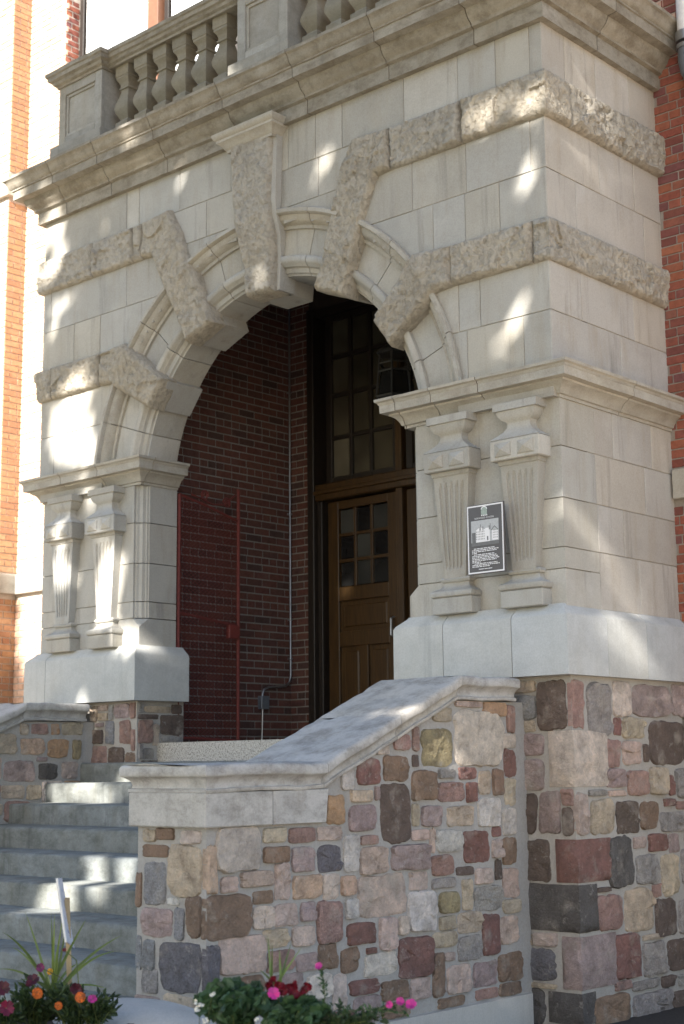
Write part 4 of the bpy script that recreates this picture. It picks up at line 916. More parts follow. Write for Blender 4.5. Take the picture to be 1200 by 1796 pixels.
MB().bbox(-7.9,-5.0,1.56,1.9,8.98,9.05,.006).build('window_sill',M_cap,school)
# entrance: dark frame, transom lights and three oak leaves
YD=2.5
fr=MB()
for x0,x1 in ((-4.65,-4.56),(-1.34,-1.25)): fr.bbox(x0,x1,2.36,2.66,1.94,6.45,.006)
fr.bbox(-4.56,-4.50,2.42,2.62,1.94,4.42,.005).bbox(-4.56,-1.34,2.40,2.64,6.36,6.45,.005)
fr.build('door_frame',M_dark,school)
MB().bbox(-4.56,-1.34,2.38,2.62,4.40,4.57,.01).bbox(-4.56,-1.34,2.35,2.60,4.46,4.50,.006).build('transom_bar',M_wood,school)
for x in (-3.51,-2.44): MB().bbox(x,x+.08,2.42,2.62,1.94,6.36,.006).build('door_post',M_wood,school)
cols=[(-4.40,-4.16),(-4.12,-3.89),(-3.85,-3.58)]; rws=[(4.64,5.03),(5.07,5.48),(5.52,5.89),(5.93,6.30)]
for dx in (0,1.07,2.14):
    f=MB(); X0,X1=-4.48+dx,-3.52+dx
    xs=[X0]+[v for a,b in cols for v in (a+dx,b+dx)]+[X1]; zs_=[4.57]+[v for a,b in rws for v in (a,b)]+[6.36]
    for i in range(0,len(xs),2): f.bbox(xs[i],xs[i+1],2.47,2.55,4.57,6.36,.004)
    for a,b in cols:
        for i in range(0,len(zs_),2): f.bbox(a+dx,b+dx,2.475,2.545,zs_[i],zs_[i+1],.004)
    w_=f.build('transom_window',M_dark,school)
    for a,b in cols:
        for c,d in rws: MB().box(a+dx-.003,b+dx+.003,2.505,2.515,c-.003,d+.003).build('pane',M_glass,w_)
def leaf(x0,x1):
    d=MB(); w_=x1-x0; z0,z1=1.945,4.385; st=.13
    gx0,gx1=x0+st+.01,x1-st-.02; gz0,gz1=3.50,4.30
    B=lambda a,b,c,e,dd=0: d.bbox(a,b,2.48+dd,2.54,c,e,.004)
    B(x0,gx0,z0,z1); B(gx1,x1,z0,z1); B(gx0,gx1,gz1,z1); B(gx0,gx1,3.36,gz0); B(gx0,gx1,2.90,3.05); B(gx0,gx1,z0,2.22)
    B((gx0+gx1)/2-.05,(gx0+gx1)/2+.05,2.22,2.90)
    for i in (1,2): 
        x=gx0+(gx1-gx0)*i/3; B(x-.016,x+.016,gz0,gz1,.005)
        z=gz0+(gz1-gz0)*i/3
        for k in range(3): B(gx0+(gx1-gx0)*k/3+(.016 if k else 0),gx0+(gx1-gx0)*(k+1)/3-(.016 if k<2 else 0),z-.016,z+.016,.006)
    o=d.build('door',M_wood,school)
    P=lambda a,b,c,e: MB().bbox(a-.005,b+.005,2.515,2.535,c-.005,e+.005,.003).bbox(a+.045,b-.045,2.502,2.53,c+.045,e-.045,.012).build('door_panel',M_wood,o)
    P(gx0,gx1,3.05,3.36); P(gx0,(gx0+gx1)/2-.05,2.22,2.90); P((gx0+gx1)/2+.05,gx1,2.22,2.90)
    for i in range(3):
        for k in range(3):
            MB().box(gx0+(gx1-gx0)*i/3+.012,gx0+(gx1-gx0)*(i+1)/3-.012,2.512,2.522,gz0+(gz1-gz0)*k/3+.012,gz0+(gz1-gz0)*(k+1)/3-.012).build('pane',M_glassB,o)
leaf(-4.47,-3.52); leaf(-3.42,-2.45); leaf(-2.35,-1.36)
MB().tube([(-3.60,2.48,2.95),(-3.60,2.43,2.97),(-3.60,2.43,3.13),(-3.60,2.48,3.15)],.012).build('door_handle',M_galv,school)
backing('wall',[(-5.1,-.8,2.72,2.8,1.7,6.75)],M_dark)

# ------------------------------------------------------------------ things on and around the porch
gate=thing('mesh_gate','red expanded metal gate folded open against the inner brick wall','gate',(-4.57,.53,1.95))
ga,gb=Vector((-4.565,.54,0)),Vector((-4.625,1.36,0))
GP=lambda t,z:(ga.x+(gb.x-ga.x)*t,ga.y+(gb.y-ga.y)*t,z)
for pp in ([GP(0,1.95),GP(0,4.24)],[GP(1,1.93),GP(1,4.40)]): MB().tube(pp,.018,8).build('upright',M_red,gate,40)
for pp in ([GP(0,4.24),GP(.5,4.17),GP(1,4.08)],[GP(0,3.13),GP(1,3.06)],[GP(0,1.99),GP(1,1.97)]): MB().tube(pp,.014,6).build('rail',M_red,gate,40)
M=MB()
zt=lambda t:4.24-.16*t
nr=62
for k in range(nr):
    z0=2.0+k*.036; pts=[]
    prev=None
    for i in range(31):
        t=i/30; z=z0+(.016 if i%2 else 0)+ (0)
        if z>zt(t)-.01: break
        a=Vector(GP(t,z)); 
        if prev is not None:
            M.add([prev-Vector((0,0,.0025)),a-Vector((0,0,.0025)),a+Vector((.004,0,.0025)),prev+Vector((.004,0,.0025))],[(0,1,2,3)])
        prev=a
    z0+=.018; prev=None
    for i in range(31):
        t=i/30; z=z0+(0 if i%2 else .016)
        if z>zt(t)-.01: break
        a=Vector(GP(t,z))
        if prev is not None: M.add([prev-Vector((0,0,.0025)),a-Vector((0,0,.0025)),a+Vector((.004,0,.0025)),prev+Vector((.004,0,.0025))],[(0,1,2,3)])
        prev=a
o=M.build('mesh_panel',M_red,gate,normals=False); o['kind']='stuff'
def spiral(c,r0,turns,z,fl=1):
    P=[]
    for i in range(26):
        a=i/25*turns*2*math.pi; r=r0*(1-.75*i/25); P.append(GP(c+fl*r*math.cos(a)/.82,z+r*math.sin(a)))
    return P
MB().tube(spiral(.42,.055,1.6,4.27),.009,6).build('scroll',M_red,gate,60); MB().tube(spiral(.80,.055,1.6,4.24,-1),.009,6).build('scroll',M_red,gate,60)
MB().tube([GP(.2,4.26),GP(.35,4.24),GP(.55,4.20),GP(.75,4.22),GP(.95,4.34)],.009,6).build('scroll',M_red,gate,60)
M=MB(); c=Vector(GP(.9,3.0)); M.bbox(c.x-.02,c.x+.035,c.y-.07,c.y+.07,2.93,3.06,.006); M.build('lock_box',M_red,gate)

lan=thing('lantern','black iron lantern hanging inside the dark porch above the doors','lantern',(-2.95,1.78,6.7))
lc=(-2.95,1.78,0)
M=MB(); M.tube([(lc[0],lc[1],6.7),(lc[0],lc[1],5.66)],.012,6); M.build('stem',M_black,lan)
M=MB(); M.lathe([(.01,5.68),(.05,5.66),(.06,5.62),(.17,5.55),(.185,5.52),(.165,5.51)],lc,6); M.build('roof',M_black,lan)
for k in range(6):
    a=math.pi/3*k; ca,sa=math.cos(a),math.sin(a)
    MB().tube([(lc[0]+.15*ca,lc[1]+.15*sa,5.52),(lc[0]+.155*ca,lc[1]+.155*sa,5.42),(lc[0]+.185*ca,lc[1]+.185*sa,5.10)],.010,5).build('bar',M_black,lan)
for z,r in ((5.42,.155),(5.34,.165),(5.10,.19)):
    MB().tube([(lc[0]+r*math.cos(math.pi/3*k),lc[1]+r*math.sin(math.pi/3*k),z) for k in range(7)],.009,5).build('ring',M_black,lan)
MB().lathe([(.14,5.34),(.17,5.12)],lc,6).build('glass',M_glassB,lan); MB().lathe([(.19,5.10),(.12,5.05),(.03,5.03),(.01,4.98)],lc,6).build('finial',M_black,lan)

cd=thing('electrical_conduit','thin galvanised conduit running down the porch corner to a small grey box','conduit',(-4.9,2.36,1.95))
bx=(-4.925,1.97)
P=[(-4.905,2.37,6.6),(-4.905,2.37,2.64),(-4.905,2.35,2.57),(-4.907,2.30,2.53),(-4.91,2.22,2.52),(-4.91,2.06,2.51),(-4.91,2.0,2.49),(-4.91,1.97,2.44),(-4.91,1.97,2.38)]
MB().tube(P,.011,8).build('pipe',M_galv,cd,60); MB().tube([(-4.91,1.97,2.30),(-4.91,1.965,2.1),(-4.91,1.955,1.95)],.008,6).build('pipe',M_galv,cd,60)
MB().bbox(-4.93,-4.87,1.92,2.03,2.29,2.42,.005).build('junction_box',M_grey,cd)
for z in (5.6,4.3,3.2,2.8): MB().bbox(-4.93,-4.89,2.35,2.39,z,z+.02,.003).build('clip',M_galv,cd)

dp=thing('downspout','white downspout with grey elbow on the red brick wall at upper right','downspout',(.42,1.47,7.1))
MB().tube([(.385,1.49,12),(.385,1.49,7.42)],.075,16).build('pipe',M_white,dp,60)
MB().tube([(.385,1.49,7.44),(.385,1.49,7.36)],.092,16).tube([(.385,1.49,7.335),(.385,1.49,7.30)],.088,16).build('collar',M_galv,dp,60)
MB().tube([(.385,1.49,7.33),(.385,1.49,7.2),(.395,1.49,7.12),(.47,1.50,7.0),(.53,1.50,6.86),(.62,1.5,6.7)],.078,16).build('elbow',M_grey,dp,60)

# ------------------------------------------------------------------ plaque leaning between the two pilasters
pq=thing('plaque','dark school history plaque with photograph and white border between the fluted pilasters','plaque',(-.535,-.11,3.04))
px0,px1,pz0,pz1,pyf=-.70,-.372,3.045,3.545,-.128
MB().bbox(px0,px1,pyf,pyf+.016,pz0,pz1,.002).build('board',M_plq,pq)
def strip(M,x0,x1,z0,z1,y): M.add([(x0,y,z0),(x1,y,z0),(x1,y,z1),(x0,y,z1)],[(0,1,2,3)])
M=MB(); y=pyf-.0008
strip(M,px0+.006,px1-.006,pz0+.006,pz0+.016,y);strip(M,px0+.006,px1-.006,pz1-.016,pz1-.006,y);strip(M,px0+.006,px0+.016,pz0+.016,pz1-.016,y);strip(M,px1-.016,px1-.006,pz0+.016,pz1-.016,y)
M.build('border',M_plw,pq,normals=False)
pw=px1-px0; PX=lambda u:px0+pw*u; PZ=lambda v:pz1-(pz1-pz0)*v
M=MB(); strip(M,PX(.12),PX(.86),PZ(.545),PZ(.23),y); M.build('printed_photograph',[M_pll],pq,normals=False)
y2=y-.0006; M=MB()
strip(M,PX(.12),PX(.86),PZ(.595),PZ(.545),y2)                              # lawn
strip(M,PX(.14),PX(.24),PZ(.545),PZ(.40),y2)
for a,b,c in ((.37,.385,.29),(.63,.645,.29),(.345,.36,.33),(.43,.45,.32),(.60,.62,.32)): strip(M,PX(a),PX(b),PZ(.38),PZ(c),y2)
for k in range(6):
    for q in range(4): strip(M,PX(.26+.04*k),PX(.275+.04*k),PZ(.51-.035*q),PZ(.49-.035*q),y2-.0004)
for k in range(4):
    for q in range(4): strip(M,PX(.71+.035*k),PX(.722+.035*k),PZ(.51-.035*q),PZ(.49-.035*q),y2-.0004)
strip(M,PX(.545),PX(.58),PZ(.53),PZ(.47),y2-.0004)
M.add([(PX(.66),y2,PZ(.40)),(PX(.75),y2,PZ(.345)),(PX(.84),y2,PZ(.40)),(PX(.84),y2,PZ(.385)),(PX(.75),y2,PZ(.33)),(PX(.66),y2,PZ(.385))],[(0,1,4,5),(1,2,3,4)])
M.build('printed_photograph',[M_plg],pq,normals=False)
M=MB(); strip(M,PX(.25),PX(.50),PZ(.545),PZ(.37),y2+.0003);strip(M,PX(.50),PX(.62),PZ(.545),PZ(.35),y2+.0003);strip(M,PX(.68),PX(.84),PZ(.535),PZ(.395),y2+.0003)
M.add([(PX(.25),y2+.0003,PZ(.37)),(PX(.50),y2+.0003,PZ(.37)),(PX(.36),y2+.0003,PZ(.33))],[(0,1,2)]); M.build('printed_photograph',[M_plw],pq,normals=False)
M=MB(); strip(M,PX(.40),PX(.56),PZ(.155),PZ(.075),y); M.add([(PX(.48+.08*math.cos(a)),y,PZ(.075-.04*math.sin(a))) for a in [math.pi*i/10 for i in range(11)]],[tuple(range(11))]); M.build('crest',M_crest,pq,normals=False)
M=MB()
for a,b in ((.40,.43),(.445,.475),(.49,.52),(.535,.565)): strip(M,PX(a),PX(b),PZ(.172),PZ(.156),y)
for k in range(9):
    a0,a1=math.pi*k/9,math.pi*(k+1)/9
    M.add([(PX(.48+.085*math.cos(a)),y-.0004,PZ(.075-.043*math.sin(a))) for a in (a0,a1)]+[(PX(.48+.06*math.cos(a)),y-.0004,PZ(.075-.03*math.sin(a))) for a in (a1,a0)],[(0,1,2,3)])
M.build('crest_trim',M_plw,pq,normals=False)
cu=bpy.data.curves.new('plaque_heading','FONT'); cu.body='NORWOOD SCHOOL'; cu.size=.0165; cu.align_x='CENTER'; cu.align_y='CENTER'; cu.space_character=1.08
to=bpy.data.objects.new('plaque_heading',cu); COL.objects.link(to)
dg=bpy.context.evaluated_depsgraph_get(); me=bpy.data.meshes.new_from_object(to.evaluated_get(dg)); bpy.data.objects.remove(to)
me.name='heading'; me.materials.clear(); me.materials.append(M_plw)
ho=link('heading',me,pq,(PX(.48),y-.0004,PZ(.20))); ho.rotation_euler=(R(90),0,0)
M=MB(); r=random.Random(5); v=.635
for ln,(ind,wd) in enumerate([(.05,.60),(0,.70),(0,.66),(0,.13),(.05,.60),(0,.66),(0,.70),(0,.72),(0,.64),(0,.22),(.06,.66),(0,.72),(0,.48)]):
    x=.13+ind
    while x<.13+wd:
        l=r.uniform(.025,.095); strip(M,PX(x),PX(min(x+l,.14+wd)),PZ(v+.0055),PZ(v-.0055),y); x+=l+.014
    v+=.0215
strip(M,PX(.30),PX(.44),PZ(.935),PZ(.926),y);strip(M,PX(.455),PX(.54),PZ(.935),PZ(.926),y);strip(M,PX(.555),PX(.66),PZ(.935),PZ(.926),y)
M.build('lettering',M_plw,pq,normals=False)
# ------------------------------------------------------------------ planters, flowers, little sign, rounded kerb
mound=MB()
prof=[(.58,0),(.58,.30),(.57,.40),(.53,.49),(.45,.545),(.32,.575),(.16,.588),(.02,.59)]
mound.lathe(prof,(-.20,-3.58,-.02),40,sx=.95,sy=.62)
mound.v=[wob(q,.006,4) for q in mound.v]
mo=mound.build('concrete_bollard',M_conc,None,60); tag(mo,'pale rounded concrete block between the two flower planters','bollard')
def pot(loc,r,h,lab):
    t=thing('planter',lab,'planter',loc,'round planters in front of the steps')
    MB().lathe([(r*.78,0),(r*.95,h*.75),(r*1.0,h*.9),(r*1.04,h*.93),(r*1.04,h),(r*.96,h),(r*.94,h-.05)],loc,32).build('bowl',M_pot,t,50)
    MB().lathe([(r*.94,h-.06),(.05,h-.02)],loc,24).build('soil',M_soil,t,60); return t
pot((-.26,-4.05,-.02),.40,.545,'dark round planter with marigolds and spiky grass at lower left')
pot((1.33,-4.0,-.02),.46,.60,'dark round planter with trailing pink flowers below the fieldstone wall')
def leafquad(M,c,d,up,l,w_,m=0):
    s=d.cross(up).normalized(); u2=s.cross(d).normalized()
    M.add([c,c+d*l*.45+s*w_*.5+u2*l*.05,c+d*l,c+d*l*.45-s*w_*.5+u2*l*.05],[(0,1,2,3)],m)
def rv(r): 
    v=Vector((r.gauss(0,1),r.gauss(0,1),r.gauss(0,1))); return v.normalized()
def bushy(name,c,rad,n,size,mat,lab,cat,seed,grp,hz=.8,lobed=False):
    r=random.Random(seed); t=thing(name,lab,cat,(c[0],c[1],c[2]),grp)
    M=MB(); S=MB(); C=Vector(c)
    for i in range(max(6,n//40)):
        a=r.uniform(0,6.28); q=r.uniform(.2,.9); tip=C+Vector((math.cos(a)*rad*q,math.sin(a)*rad*q,rad*hz*r.uniform(.5,1.1)*(1-.4*q)))
        S.tube([C+Vector((math.cos(a)*.02,math.sin(a)*.02,-.05)),(C+tip)/2+rv(r)*.02,tip],[.004,.003,.002],4)
        for k in range(40):
            f=r.random()**.6; p_=C.lerp(tip,f)+rv(r)*rad*.16*r.random()
            d=(rv(r)+Vector((math.cos(a),math.sin(a),.7))*.9).normalized(); l=size*r.uniform(.6,1.25)
            if lobed:
                s=d.orthogonal().normalized(); s2=d.cross(s).normalized(); nm=(s*r.uniform(-.3,.3)+s2).normalized(); e=d.cross(nm).normalized()
                pts=[p_]+[p_+(d*math.cos(b)+e*math.sin(b))*l*.62*(1.0 if j%2==0 else .8)+nm*.004*math.sin(j*2.1) for j,b in enumerate([R(-140),R(-100),R(-60),R(-25),R(0),R(25),R(60),R(100),R(140)])]
                M.add(pts,[tuple(range(len(pts)))])
            else: leafquad(M,p_,d,rv(r),l,l*r.uniform(.28,.45))
    M.build('foliage',mat,t,normals=False); S.build('stem',M_stem,t,60); return t
def petunia(M,c,nrm,r_,m=0,n=5):
    nrm=Vector(nrm).normalized(); a=nrm.orthogonal().normalized(); b=nrm.cross(a); c=Vector(c)
    for k in range(n):
        t=2*math.pi*k/n; w_=math.pi/n
        pts=[c-nrm*r_*.25]+[c+(a*math.cos(t+o)+b*math.sin(t+o))*r_*f+nrm*r_*h for o,f,h in ((-w_*1.05,.75,.02),(-w_*.6,1.0,.05),(0,.94,.08),(w_*.6,1.0,.05),(w_*1.05,.75,.02))]
        M.add(pts,[(0,1,2),(0,2,3),(0,3,4),(0,4,5)],m)
def marigold(M,c,nrm,r_,r,m=0):
    nrm=Vector(nrm).normalized(); a=nrm.orthogonal().normalized(); b=nrm.cross(a); c=Vector(c)
    for ringn,(n,rad,el) in enumerate(((12,1.0,.0),(11,.85,.25),(9,.62,.5),(6,.38,.7))):
        for k in range(n):
            t=2*math.pi*(k+.5*(ringn%2)+r.uniform(-.15,.15))/n; d=(a*math.cos(t)+b*math.sin(t))
            s=nrm.cross(d); p0=c+nrm*r_*el*.6; p1=c+d*r_*rad+nrm*r_*(el*.75)
            w_=r_*.24; M.add([p0-s*w_*.3,p1-s*w_-nrm*r_*.1,p1+d*r_*.06,p1+s*w_-nrm*r_*.1,p0+s*w_*.3],[(0,1,2,3,4)],m)
tocam=lambda c:(cam.location-Vector(c)).normalized()
def flower(parent,c,kind,mat,r_,seed,name=None,stem=True):
    r=random.Random(seed); M=MB(); n_=(tocam(c)+rv(r)*.35+Vector((0,0,.25)))
    if kind=='marigold': marigold(M,c,n_,r_,r)
    else: petunia(M,c,n_,r_)
    M.build(name or kind,mat,parent,normals=False)
    if stem:
        b=WL[parent]; MB().tube([Vector(c)-n_.normalized()*r_*.2,Vector(c)*.6+Vector((b.x,b.y,c[2]-.12))*.4,(b.x+r.uniform(-.05,.05),b.y+r.uniform(-.05,.05),b.z)],.0025,4).build('stem',M_stem,parent,60)
def at(px,py,dd):
    d=(_fw+_r2*((px-600)/2596.4)-_u2*((py-898)/2596.4)); return cam.location+d*dd
# left planter
LG='bedding plants in the left planter'; RG='bedding plants in the right planter'
def blade(M,base,tip,w_,bow,r):
    b,t=Vector(base),Vector(tip); n=9; L=[];
    side=(t-b).cross(Vector(_fw)).normalized()
    for i in range(n+1):
        f=i/n; p_=b.lerp(t,f)+Vector((0,0,1))*bow*4*f*(1-f)*(t-b).length
        wv=w_*(1-f**2.2)*(.55+.9*min(f*3,1)*.5); L.append((p_-side*wv*.5,p_+Vector(_fw)*wv*.18,p_+side*wv*.5))
    vs_=[q for t3 in L for q in t3]; fs=[]
    for i in range(n): fs+=[(3*i,3*i+1,3*i+4,3*i+3),(3*i+1,3*i+2,3*i+5,3*i+4)]
    M.add(vs_,fs)
def spikes(lab,base_px,tips,dd,seed,grp,w_=.015):
    b=at(*base_px,dd); t=thing('spike_plant',lab,'plant',tuple(b),grp); r=random.Random(seed)
    for (x,y,o,bow) in tips:
        M=MB(); blade(M,b+Vector((r.uniform(-.02,.02),r.uniform(-.02,.02),0)),at(x,y,dd+o),w_*r.uniform(.8,1.15),bow,r); M.build('blade',M_spike,t,80,normals=False)
    return t
spikes('spiky green grass plant with long arching blades in the left planter',(92,1745),[(44,1598,.1,.03),(90,1598,0,.0),(96,1600,-.1,.0),(104,1640,-.2,.0),(118,1618,.15,.01),(2,1634,-.2,.10),(20,1660,.1,.10),(-6,1700,.1,.12),(153,1609,-.1,.03),(215,1640,.1,.08),(208,1668,-.2,.10),(70,1690,.3,.05),(60,1710,.2,.12),(190,1735,.1,.12),(140,1690,.3,.1),(110,1610,.2,.0),(30,1720,-.2,.1)],7.0,3,LG)
spikes('thin upright green blades behind the crimson flowers',(485,1740),[(470,1640,.1,0),(478,1655,0,0),(490,1662,.1,.0),(505,1690,0,.02),(530,1660,.1,.01),(455,1700,.0,.03),(512,1650,.2,0)],6.3,4,RG,.012)
bushy('marigold_plant',tuple(at(60,1800,6.9)),.22,800,.045,M_leaf,'orange marigolds with dark feathery leaves at the left of the left planter','plant',11,LG,1.0)
m1=bpy.data.objects['marigold_plant']
bushy('marigold_plant',tuple(at(140,1805,6.85)),.20,650,.045,M_leaf,'orange marigold beside the sign stake in the left planter','plant',12,LG,.95)
m2=bpy.data.objects['marigold_plant.001']
flower(m1,at(66,1742,6.7),'marigold',M_or,.025,1); flower(m2,at(141,1749,6.65),'marigold',M_or,.023,2); flower(m2,at(103,1764,6.7),'marigold',M_or,.018,3); flower(m1,at(88,1704,6.95),'marigold',M_yel,.014,4)
d1=bushy('petunia_plant',tuple(at(10,1805,6.8)),.17,500,.04,M_leaf,'burgundy petunias at the far left edge of the left planter','plant',13,LG,.9)
for i,(x,y,s) in enumerate(((5,1733,.034),(12,1768,.036),(-12,1750,.03))): flower(d1,at(x,y,6.65),'petunia',M_bur if i!=1 else petal('wine_petals',(.16,.006,.035)),s,20+i)
d2=bushy('petunia_plant',tuple(at(120,1795,6.95)),.15,350,.04,M_leaf,'dark burgundy petunias in the middle of the left planter','plant',14,LG,1.0)
for i,(x,y,s) in enumerate(((58,1718,.030),(133,1734,.028),(138,1738,.022),(52,1724,.02))): flower(d2,at(x,y,6.75),'petunia',M_bur,s,30+i)
d3=bushy('petunia_plant',tuple(at(165,1800,6.85)),.16,420,.04,M_leaf,'magenta petunia with trailing leaves at the right rim of the left planter','plant',15,LG,.85)
flower(d3,at(162,1752,6.6),'petunia',M_mag,.022,41); flower(d3,at(71,1697,6.9),'petunia',M_pur,.022,42); flower(d3,at(113,1666,6.9),'petunia',M_cr,.010,44)
# right planter
bushy('geranium_plant',tuple(at(415,1800,6.0)),.21,900,.05,M_leaf2,'broad leaved green bedding plant at the left of the right planter','plant',16,RG,.85,True)
bushy('geranium_plant',tuple(at(520,1812,5.95)),.20,800,.046,M_leaf2,'leafy green plant under the crimson flowers in the right planter','plant',17,RG,.75,True)
g2=bpy.data.objects['geranium_plant.001']
bushy('ivy_plant',tuple(at(600,1815,5.9)),.20,700,.035,M_leaf,'low trailing green plant at the right of the right planter','plant',18,RG,.55)
sn=thing('snapdragon_plant','crimson snapdragon flower heads above the green leaves','plant',tuple(at(500,1790,6.1)),RG)
r=random.Random(77)
for i,(x,y) in enumerate(((478,1720),(490,1728),(472,1732),(505,1735),(515,1742),(524,1750),(535,1740),(540,1730),(530,1756),(498,1742),(518,1730),(485,1738))):
    M=MB(); c=at(x,y,5.95+r.uniform(-.05,.05))
    for k in range(4): petunia(M,c+rv(r)*.010,tocam(c)+rv(r)*.8,.016,0,4)
    M.build('flower',M_cr,sn,normals=False)
MB().tube([at(500,1800,6.1),at(492,1765,6.0),at(480,1722,5.97)],.003,4).tube([at(510,1800,6.1),at(528,1770,6.0),at(538,1732,5.97)],.003,4).build('stem',M_stem,sn,60)
pt=thing('petunia_plant','pink petunias on long trailing stems at the right of the right planter','plant',tuple(at(560,1800,6.0)),RG)
for i,(x,y,s) in enumerate(((480,1742,.026),(559,1694,.016),(702,1756,.018),(721,1761,.024),(683,1762,.015))): flower(pt,at(x,y,5.85),'petunia',M_mag,s,60+i,stem=False)
S=MB(); Lf=MB(); r=random.Random(9)
for path in ([(560,1800),(570,1750),(568,1720),(560,1696)],[(570,1800),(620,1785),(670,1778),(700,1760),(716,1764)],[(590,1800),(640,1782),(660,1772),(684,1764)],[(560,1790),(630,1770),(690,1775),(715,1778)]):
    pp=[at(x,y,5.9) for x,y in path]; S.tube(pp,.0025,4)
    for q in resample(pp,34): 
        for _ in range(2): leafquad(Lf,q+rv(r)*.006,(rv(r)+Vector((0,0,.4))).normalized(),rv(r),.028*r.uniform(.6,1.2),.011)
S.build('stem',M_stem,pt,60); Lf.build('foliage',M_leaf2,pt,normals=False)
wf=thing('alyssum_plant','tiny white flowers at the left edge of the right planter','plant',tuple(at(350,1790,5.95)),RG)
M=MB(); r=random.Random(6)
for x,y in ((345,1757),(352,1764),(347,1770),(372,1742),(360,1790),(452,1790)):
    c=at(x,y,5.8); 
    for _ in range(4): petunia(M,c+rv(r)*.008,tocam(c)+rv(r)*.6,.007,0,4)
M.build('flower',M_wp,wf,normals=False)
MB().tube([at(350,1800,5.95),at(350,1775,5.85),at(347,1760,5.8)],.002,4).tube([at(362,1800,5.95),at(368,1770,5.85),at(372,1745,5.8)],.002,4).build('stem',M_stem,wf,60)
# small sign on a stake, seen almost edge on
sg=thing('yard_sign','small printed lawn sign on a wooden stake seen nearly edge on in the left planter','sign',tuple(at(124,1790,7.05)))
A,B_,C_,D_=at(102,1540,7.0),at(109,1540,7.16),at(131,1663,7.12),at(118,1652,6.96)
M=MB(); n_=(B_-A).cross(D_-A).normalized()*.004
if n_.dot(tocam(A))<0: n_=-n_
M.add([A,B_,C_,D_,A-n_,B_-n_,C_-n_,D_-n_],[(0,1,2,3),(4,5,6,7),(0,1,5,4),(1,2,6,5),(2,3,7,6),(3,0,4,7)]); M.build('panel',plain('sign_board_white',(.55,.58,.66),.5,0,.3,.06),sg)
lr=lambda u,v:(A.lerp(B_,u)).lerp(D_.lerp(C_,u),v)+n_*.25
r=random.Random(3); M=MB(); M2=MB()
for k in range(7):
    u0=.15+r.uniform(0,.2); u1=u0+r.uniform(.2,.45); v0=.18+.1*k
    (M if k%3==1 else M2).add([lr(u0,v0),lr(u1,v0),lr(u1,v0+.05),lr(u0,v0+.05)],[(0,1,2,3)])
M.build('red_print',plain('sign_red',(.45,.10,.14),.5),sg,normals=False); M2.build('blue_print',plain('sign_blue',(.18,.22,.40),.5),sg,normals=False)
MB().tube([A-n_*1.5,D_-n_*1.5],.006,6).build('edge',M_white,sg,60)
st=MB(); s0,s1=at(118,1575,7.06),at(124,1800,7.06); dx=Vector(_r2)*.011; dy=Vector(_fw)*.008
st.add([s0-dx-dy,s0+dx-dy,s0+dx+dy,s0-dx+dy,s1-dx-dy,s1+dx-dy,s1+dx+dy,s1-dx+dy],[(0,1,2,3),(4,5,6,7),(0,1,5,4),(1,2,6,5),(2,3,7,6),(3,0,4,7)]); st.build('stake',plain('pine_stake',(.45,.34,.20),.7),sg)

# ------------------------------------------------------------------ boulevard elms in front of the school (they shade the porch)
LIT=[(-2.22,6.56,0.12,0.14),(-2.27,6.77,0.12,0.13),(-0.14,5.97,0.15,0.24),(-0.3,6.54,0.35,0.13),(-0.3,4.91,0.14,0.19),(-0.49,4.71,0.13,0.13),(-5.86,6.92,0.19,0.27),(-5.79,6.59,0.17,0.15),(-5.52,6.25,0.13,0.13),(-5.65,5.08,0.27,0.26),(-5.42,4.76,0.3,0.2),(-5.87,4.77,0.12,0.17),(-4.98,3.56,0.2,0.37),(-5.01,3.17,0.2,0.21),(-4.62,2.9,0.2,0.26),(-5.62,3.62,0.14,0.28),(-5.33,4.19,0.15,0.13),(-4.66,1.2,0.475,0.2),(-4.39,1.2,0.1875,0.2),(-4.52,1.62,0.12,0.13),(-3.06,-0.03,0.2875,0.2),(-3.37,-0.02,0.2,0.2),(-3.46,-0.46,0.2,0.2),(-3.12,-0.33,0.275,0.2),(-0.56,1.21,0.16,0.14),(-0.24,0.57,0.16,0.14),(-1.01,1.21,0.16,0.14),(-0.5,-0.01,0.16,0.14),(-1.13,2.95,0.12,0.13),(-0.08,3.48,0.12,0.13),(0.04,4.38,0.12,0.13),(-2.85,5.77,0.12,0.13),(-4.76,5.34,0.12,0.22),(-5.53,5.21,0.22,0.13),(-1.1,5.88,0.12,0.13),(-5.08,6.91,0.12,0.13),(-4.06,6.98,0.12,0.13),(0.24,7.39,0.12,0.23),(0.31,7.82,0.12,0.13),(0.17,6.69,0.12,0.16),(0.18,6.61,0.12,0.13),(0.22,3.62,0.12,0.2),(0.26,3.12,0.12,0.26),(0.21,2.54,0.12,0.17),(0.02,1.41,0.12,0.13),(0.4,7.75,0.12,0.13),(0.2,6.67,0.12,0.13),(-0.77,0.18,0.12,0.13),(-0.55,1.27,0.12,0.13),(-3.26,7.58,0.22,0.13),(-4.37,7.22,0.24,0.13),(-0.64,6.41,0.13,0.13),(-1.93,6.27,0.12,0.13),(-1.68,6.58,0.12,0.13),(-3.66,5.1,0.15,0.13),(-0.27,5.88,0.12,0.13),(-0.09,5.45,0.12,0.13),(-0.44,4.79,0.15,0.13),(-0.06,4.29,0.12,0.13),(-1.41,4.76,0.12,0.13),(-5.83,6.09,0.13,0.13),(-5.14,5.36,0.12,0.13),(-6.82,2.6,0.16,0.14),(-5.2,2.18,0.16,0.14),(-7.89,5.68,0.15,0.34),(-7.83,4.22,0.24,0.46),(-8.1,5.43,0.12,0.2)]
r_=random.Random(12)
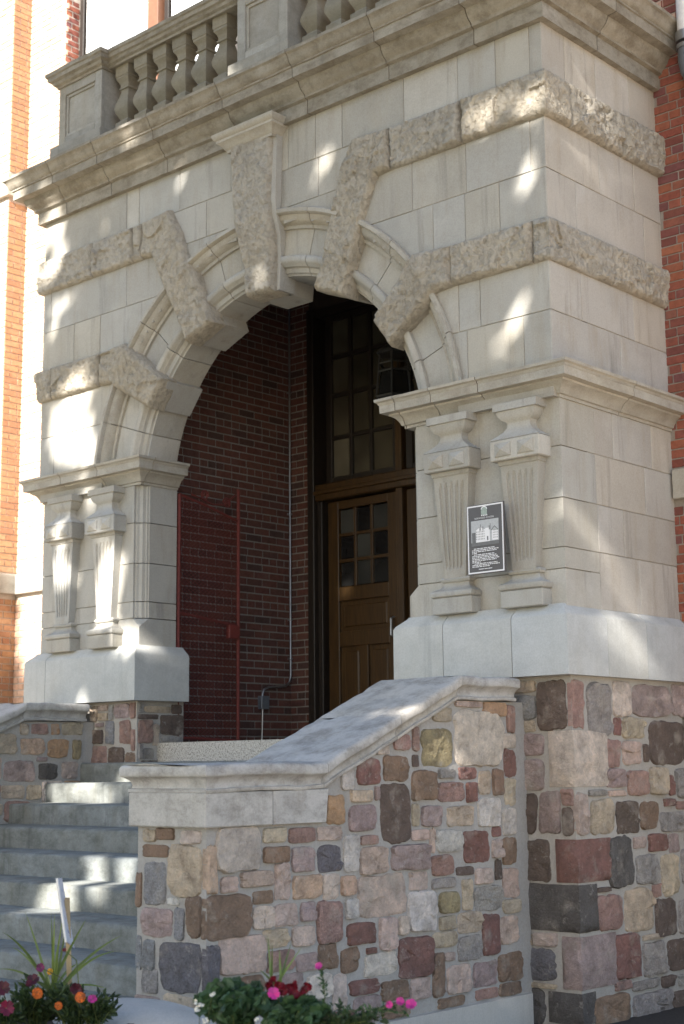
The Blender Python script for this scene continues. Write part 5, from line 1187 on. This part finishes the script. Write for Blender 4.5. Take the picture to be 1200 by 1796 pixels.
def lit(X,Z):
    # sun flecks: openings in the crown, in coordinates of the facade they fall on
    if X<-6.05+.25*noise.noise(Vector((Z*1.1,0,5))) and Z>4.7: return True
    if X<-8.3: return True
    k=.55*noise.noise(Vector((X*3.2,Z*3.2,1)))+.35*noise.noise(Vector((X*8,Z*8,4)))
    for a,b,rx,rz in LIT:
        d=math.hypot((X-a)/(rx*1.65),(Z-b)/(rz*1.65))+k
        if d<1.15 and r_.random()>(d-.75)/.4: return True
    return noise.noise(Vector((X*2.6+9,Z*2.6,2)))+.4*noise.noise(Vector((X*7,Z*7,8)))>.62
def elm(x,y,h,rad,cen,seed,lab,n):
    r=random.Random(seed); t=thing('elm_tree',lab,'tree',(x,y,0),'boulevard elms shading the porch')
    T=MB(); T.tube([(x,y,-.1),(x+.1,y,2),(x,y+.1,4.5),(x-.1,y,7)],[.42,.33,.27,.2],12)
    for k in range(9):
        a=k*2.4+r.random(); z0=3.5+k*.45; e=Vector((x+math.cos(a)*rad*.8,y+math.sin(a)*rad*.5,min(h-1,z0+3+r.uniform(0,4))))
        b=Vector((x,y,z0)); T.tube([b,b.lerp(e,.5)+Vector((0,0,.6)),e],[.13,.08,.03],6)
    T.build('trunk',M_bark,t,60)
    M=MB(); cnt=0
    for i in range(n):
        v=rv(r)*(r.random()**.36); p_=Vector(cen)+Vector((v.x*rad,v.y*rad*.62,v.z*(h-cen[2])))
        if p_.y>-9.2: continue
        k=p_.y/SDIR.y; X,Z=p_.x-SDIR.x*k,p_.z-SDIR.z*k
        if lit(X,Z): continue
        if X>1.75: continue
        s=r.uniform(.12,.24); d=rv(r); e=d.orthogonal().normalized(); f=d.cross(e)
        M.add([p_-e*s*1.3,p_+f*s*.7+d*s*.2,p_+e*s*1.3,p_-f*s*.7+d*s*.2],[(0,1,2,3)])
    M.build('crown',M_leafT,t,normals=False)
elm(.6,-13.8,19.6,5.8,(.6,-14.2,12.6),1,'tall elm across the walk whose crown shades the left of the porch',46000)
elm(5.4,-14.6,19.0,5.0,(5.2,-14.4,12.2),2,'tall elm across the walk whose crown shades the right of the porch',38000)
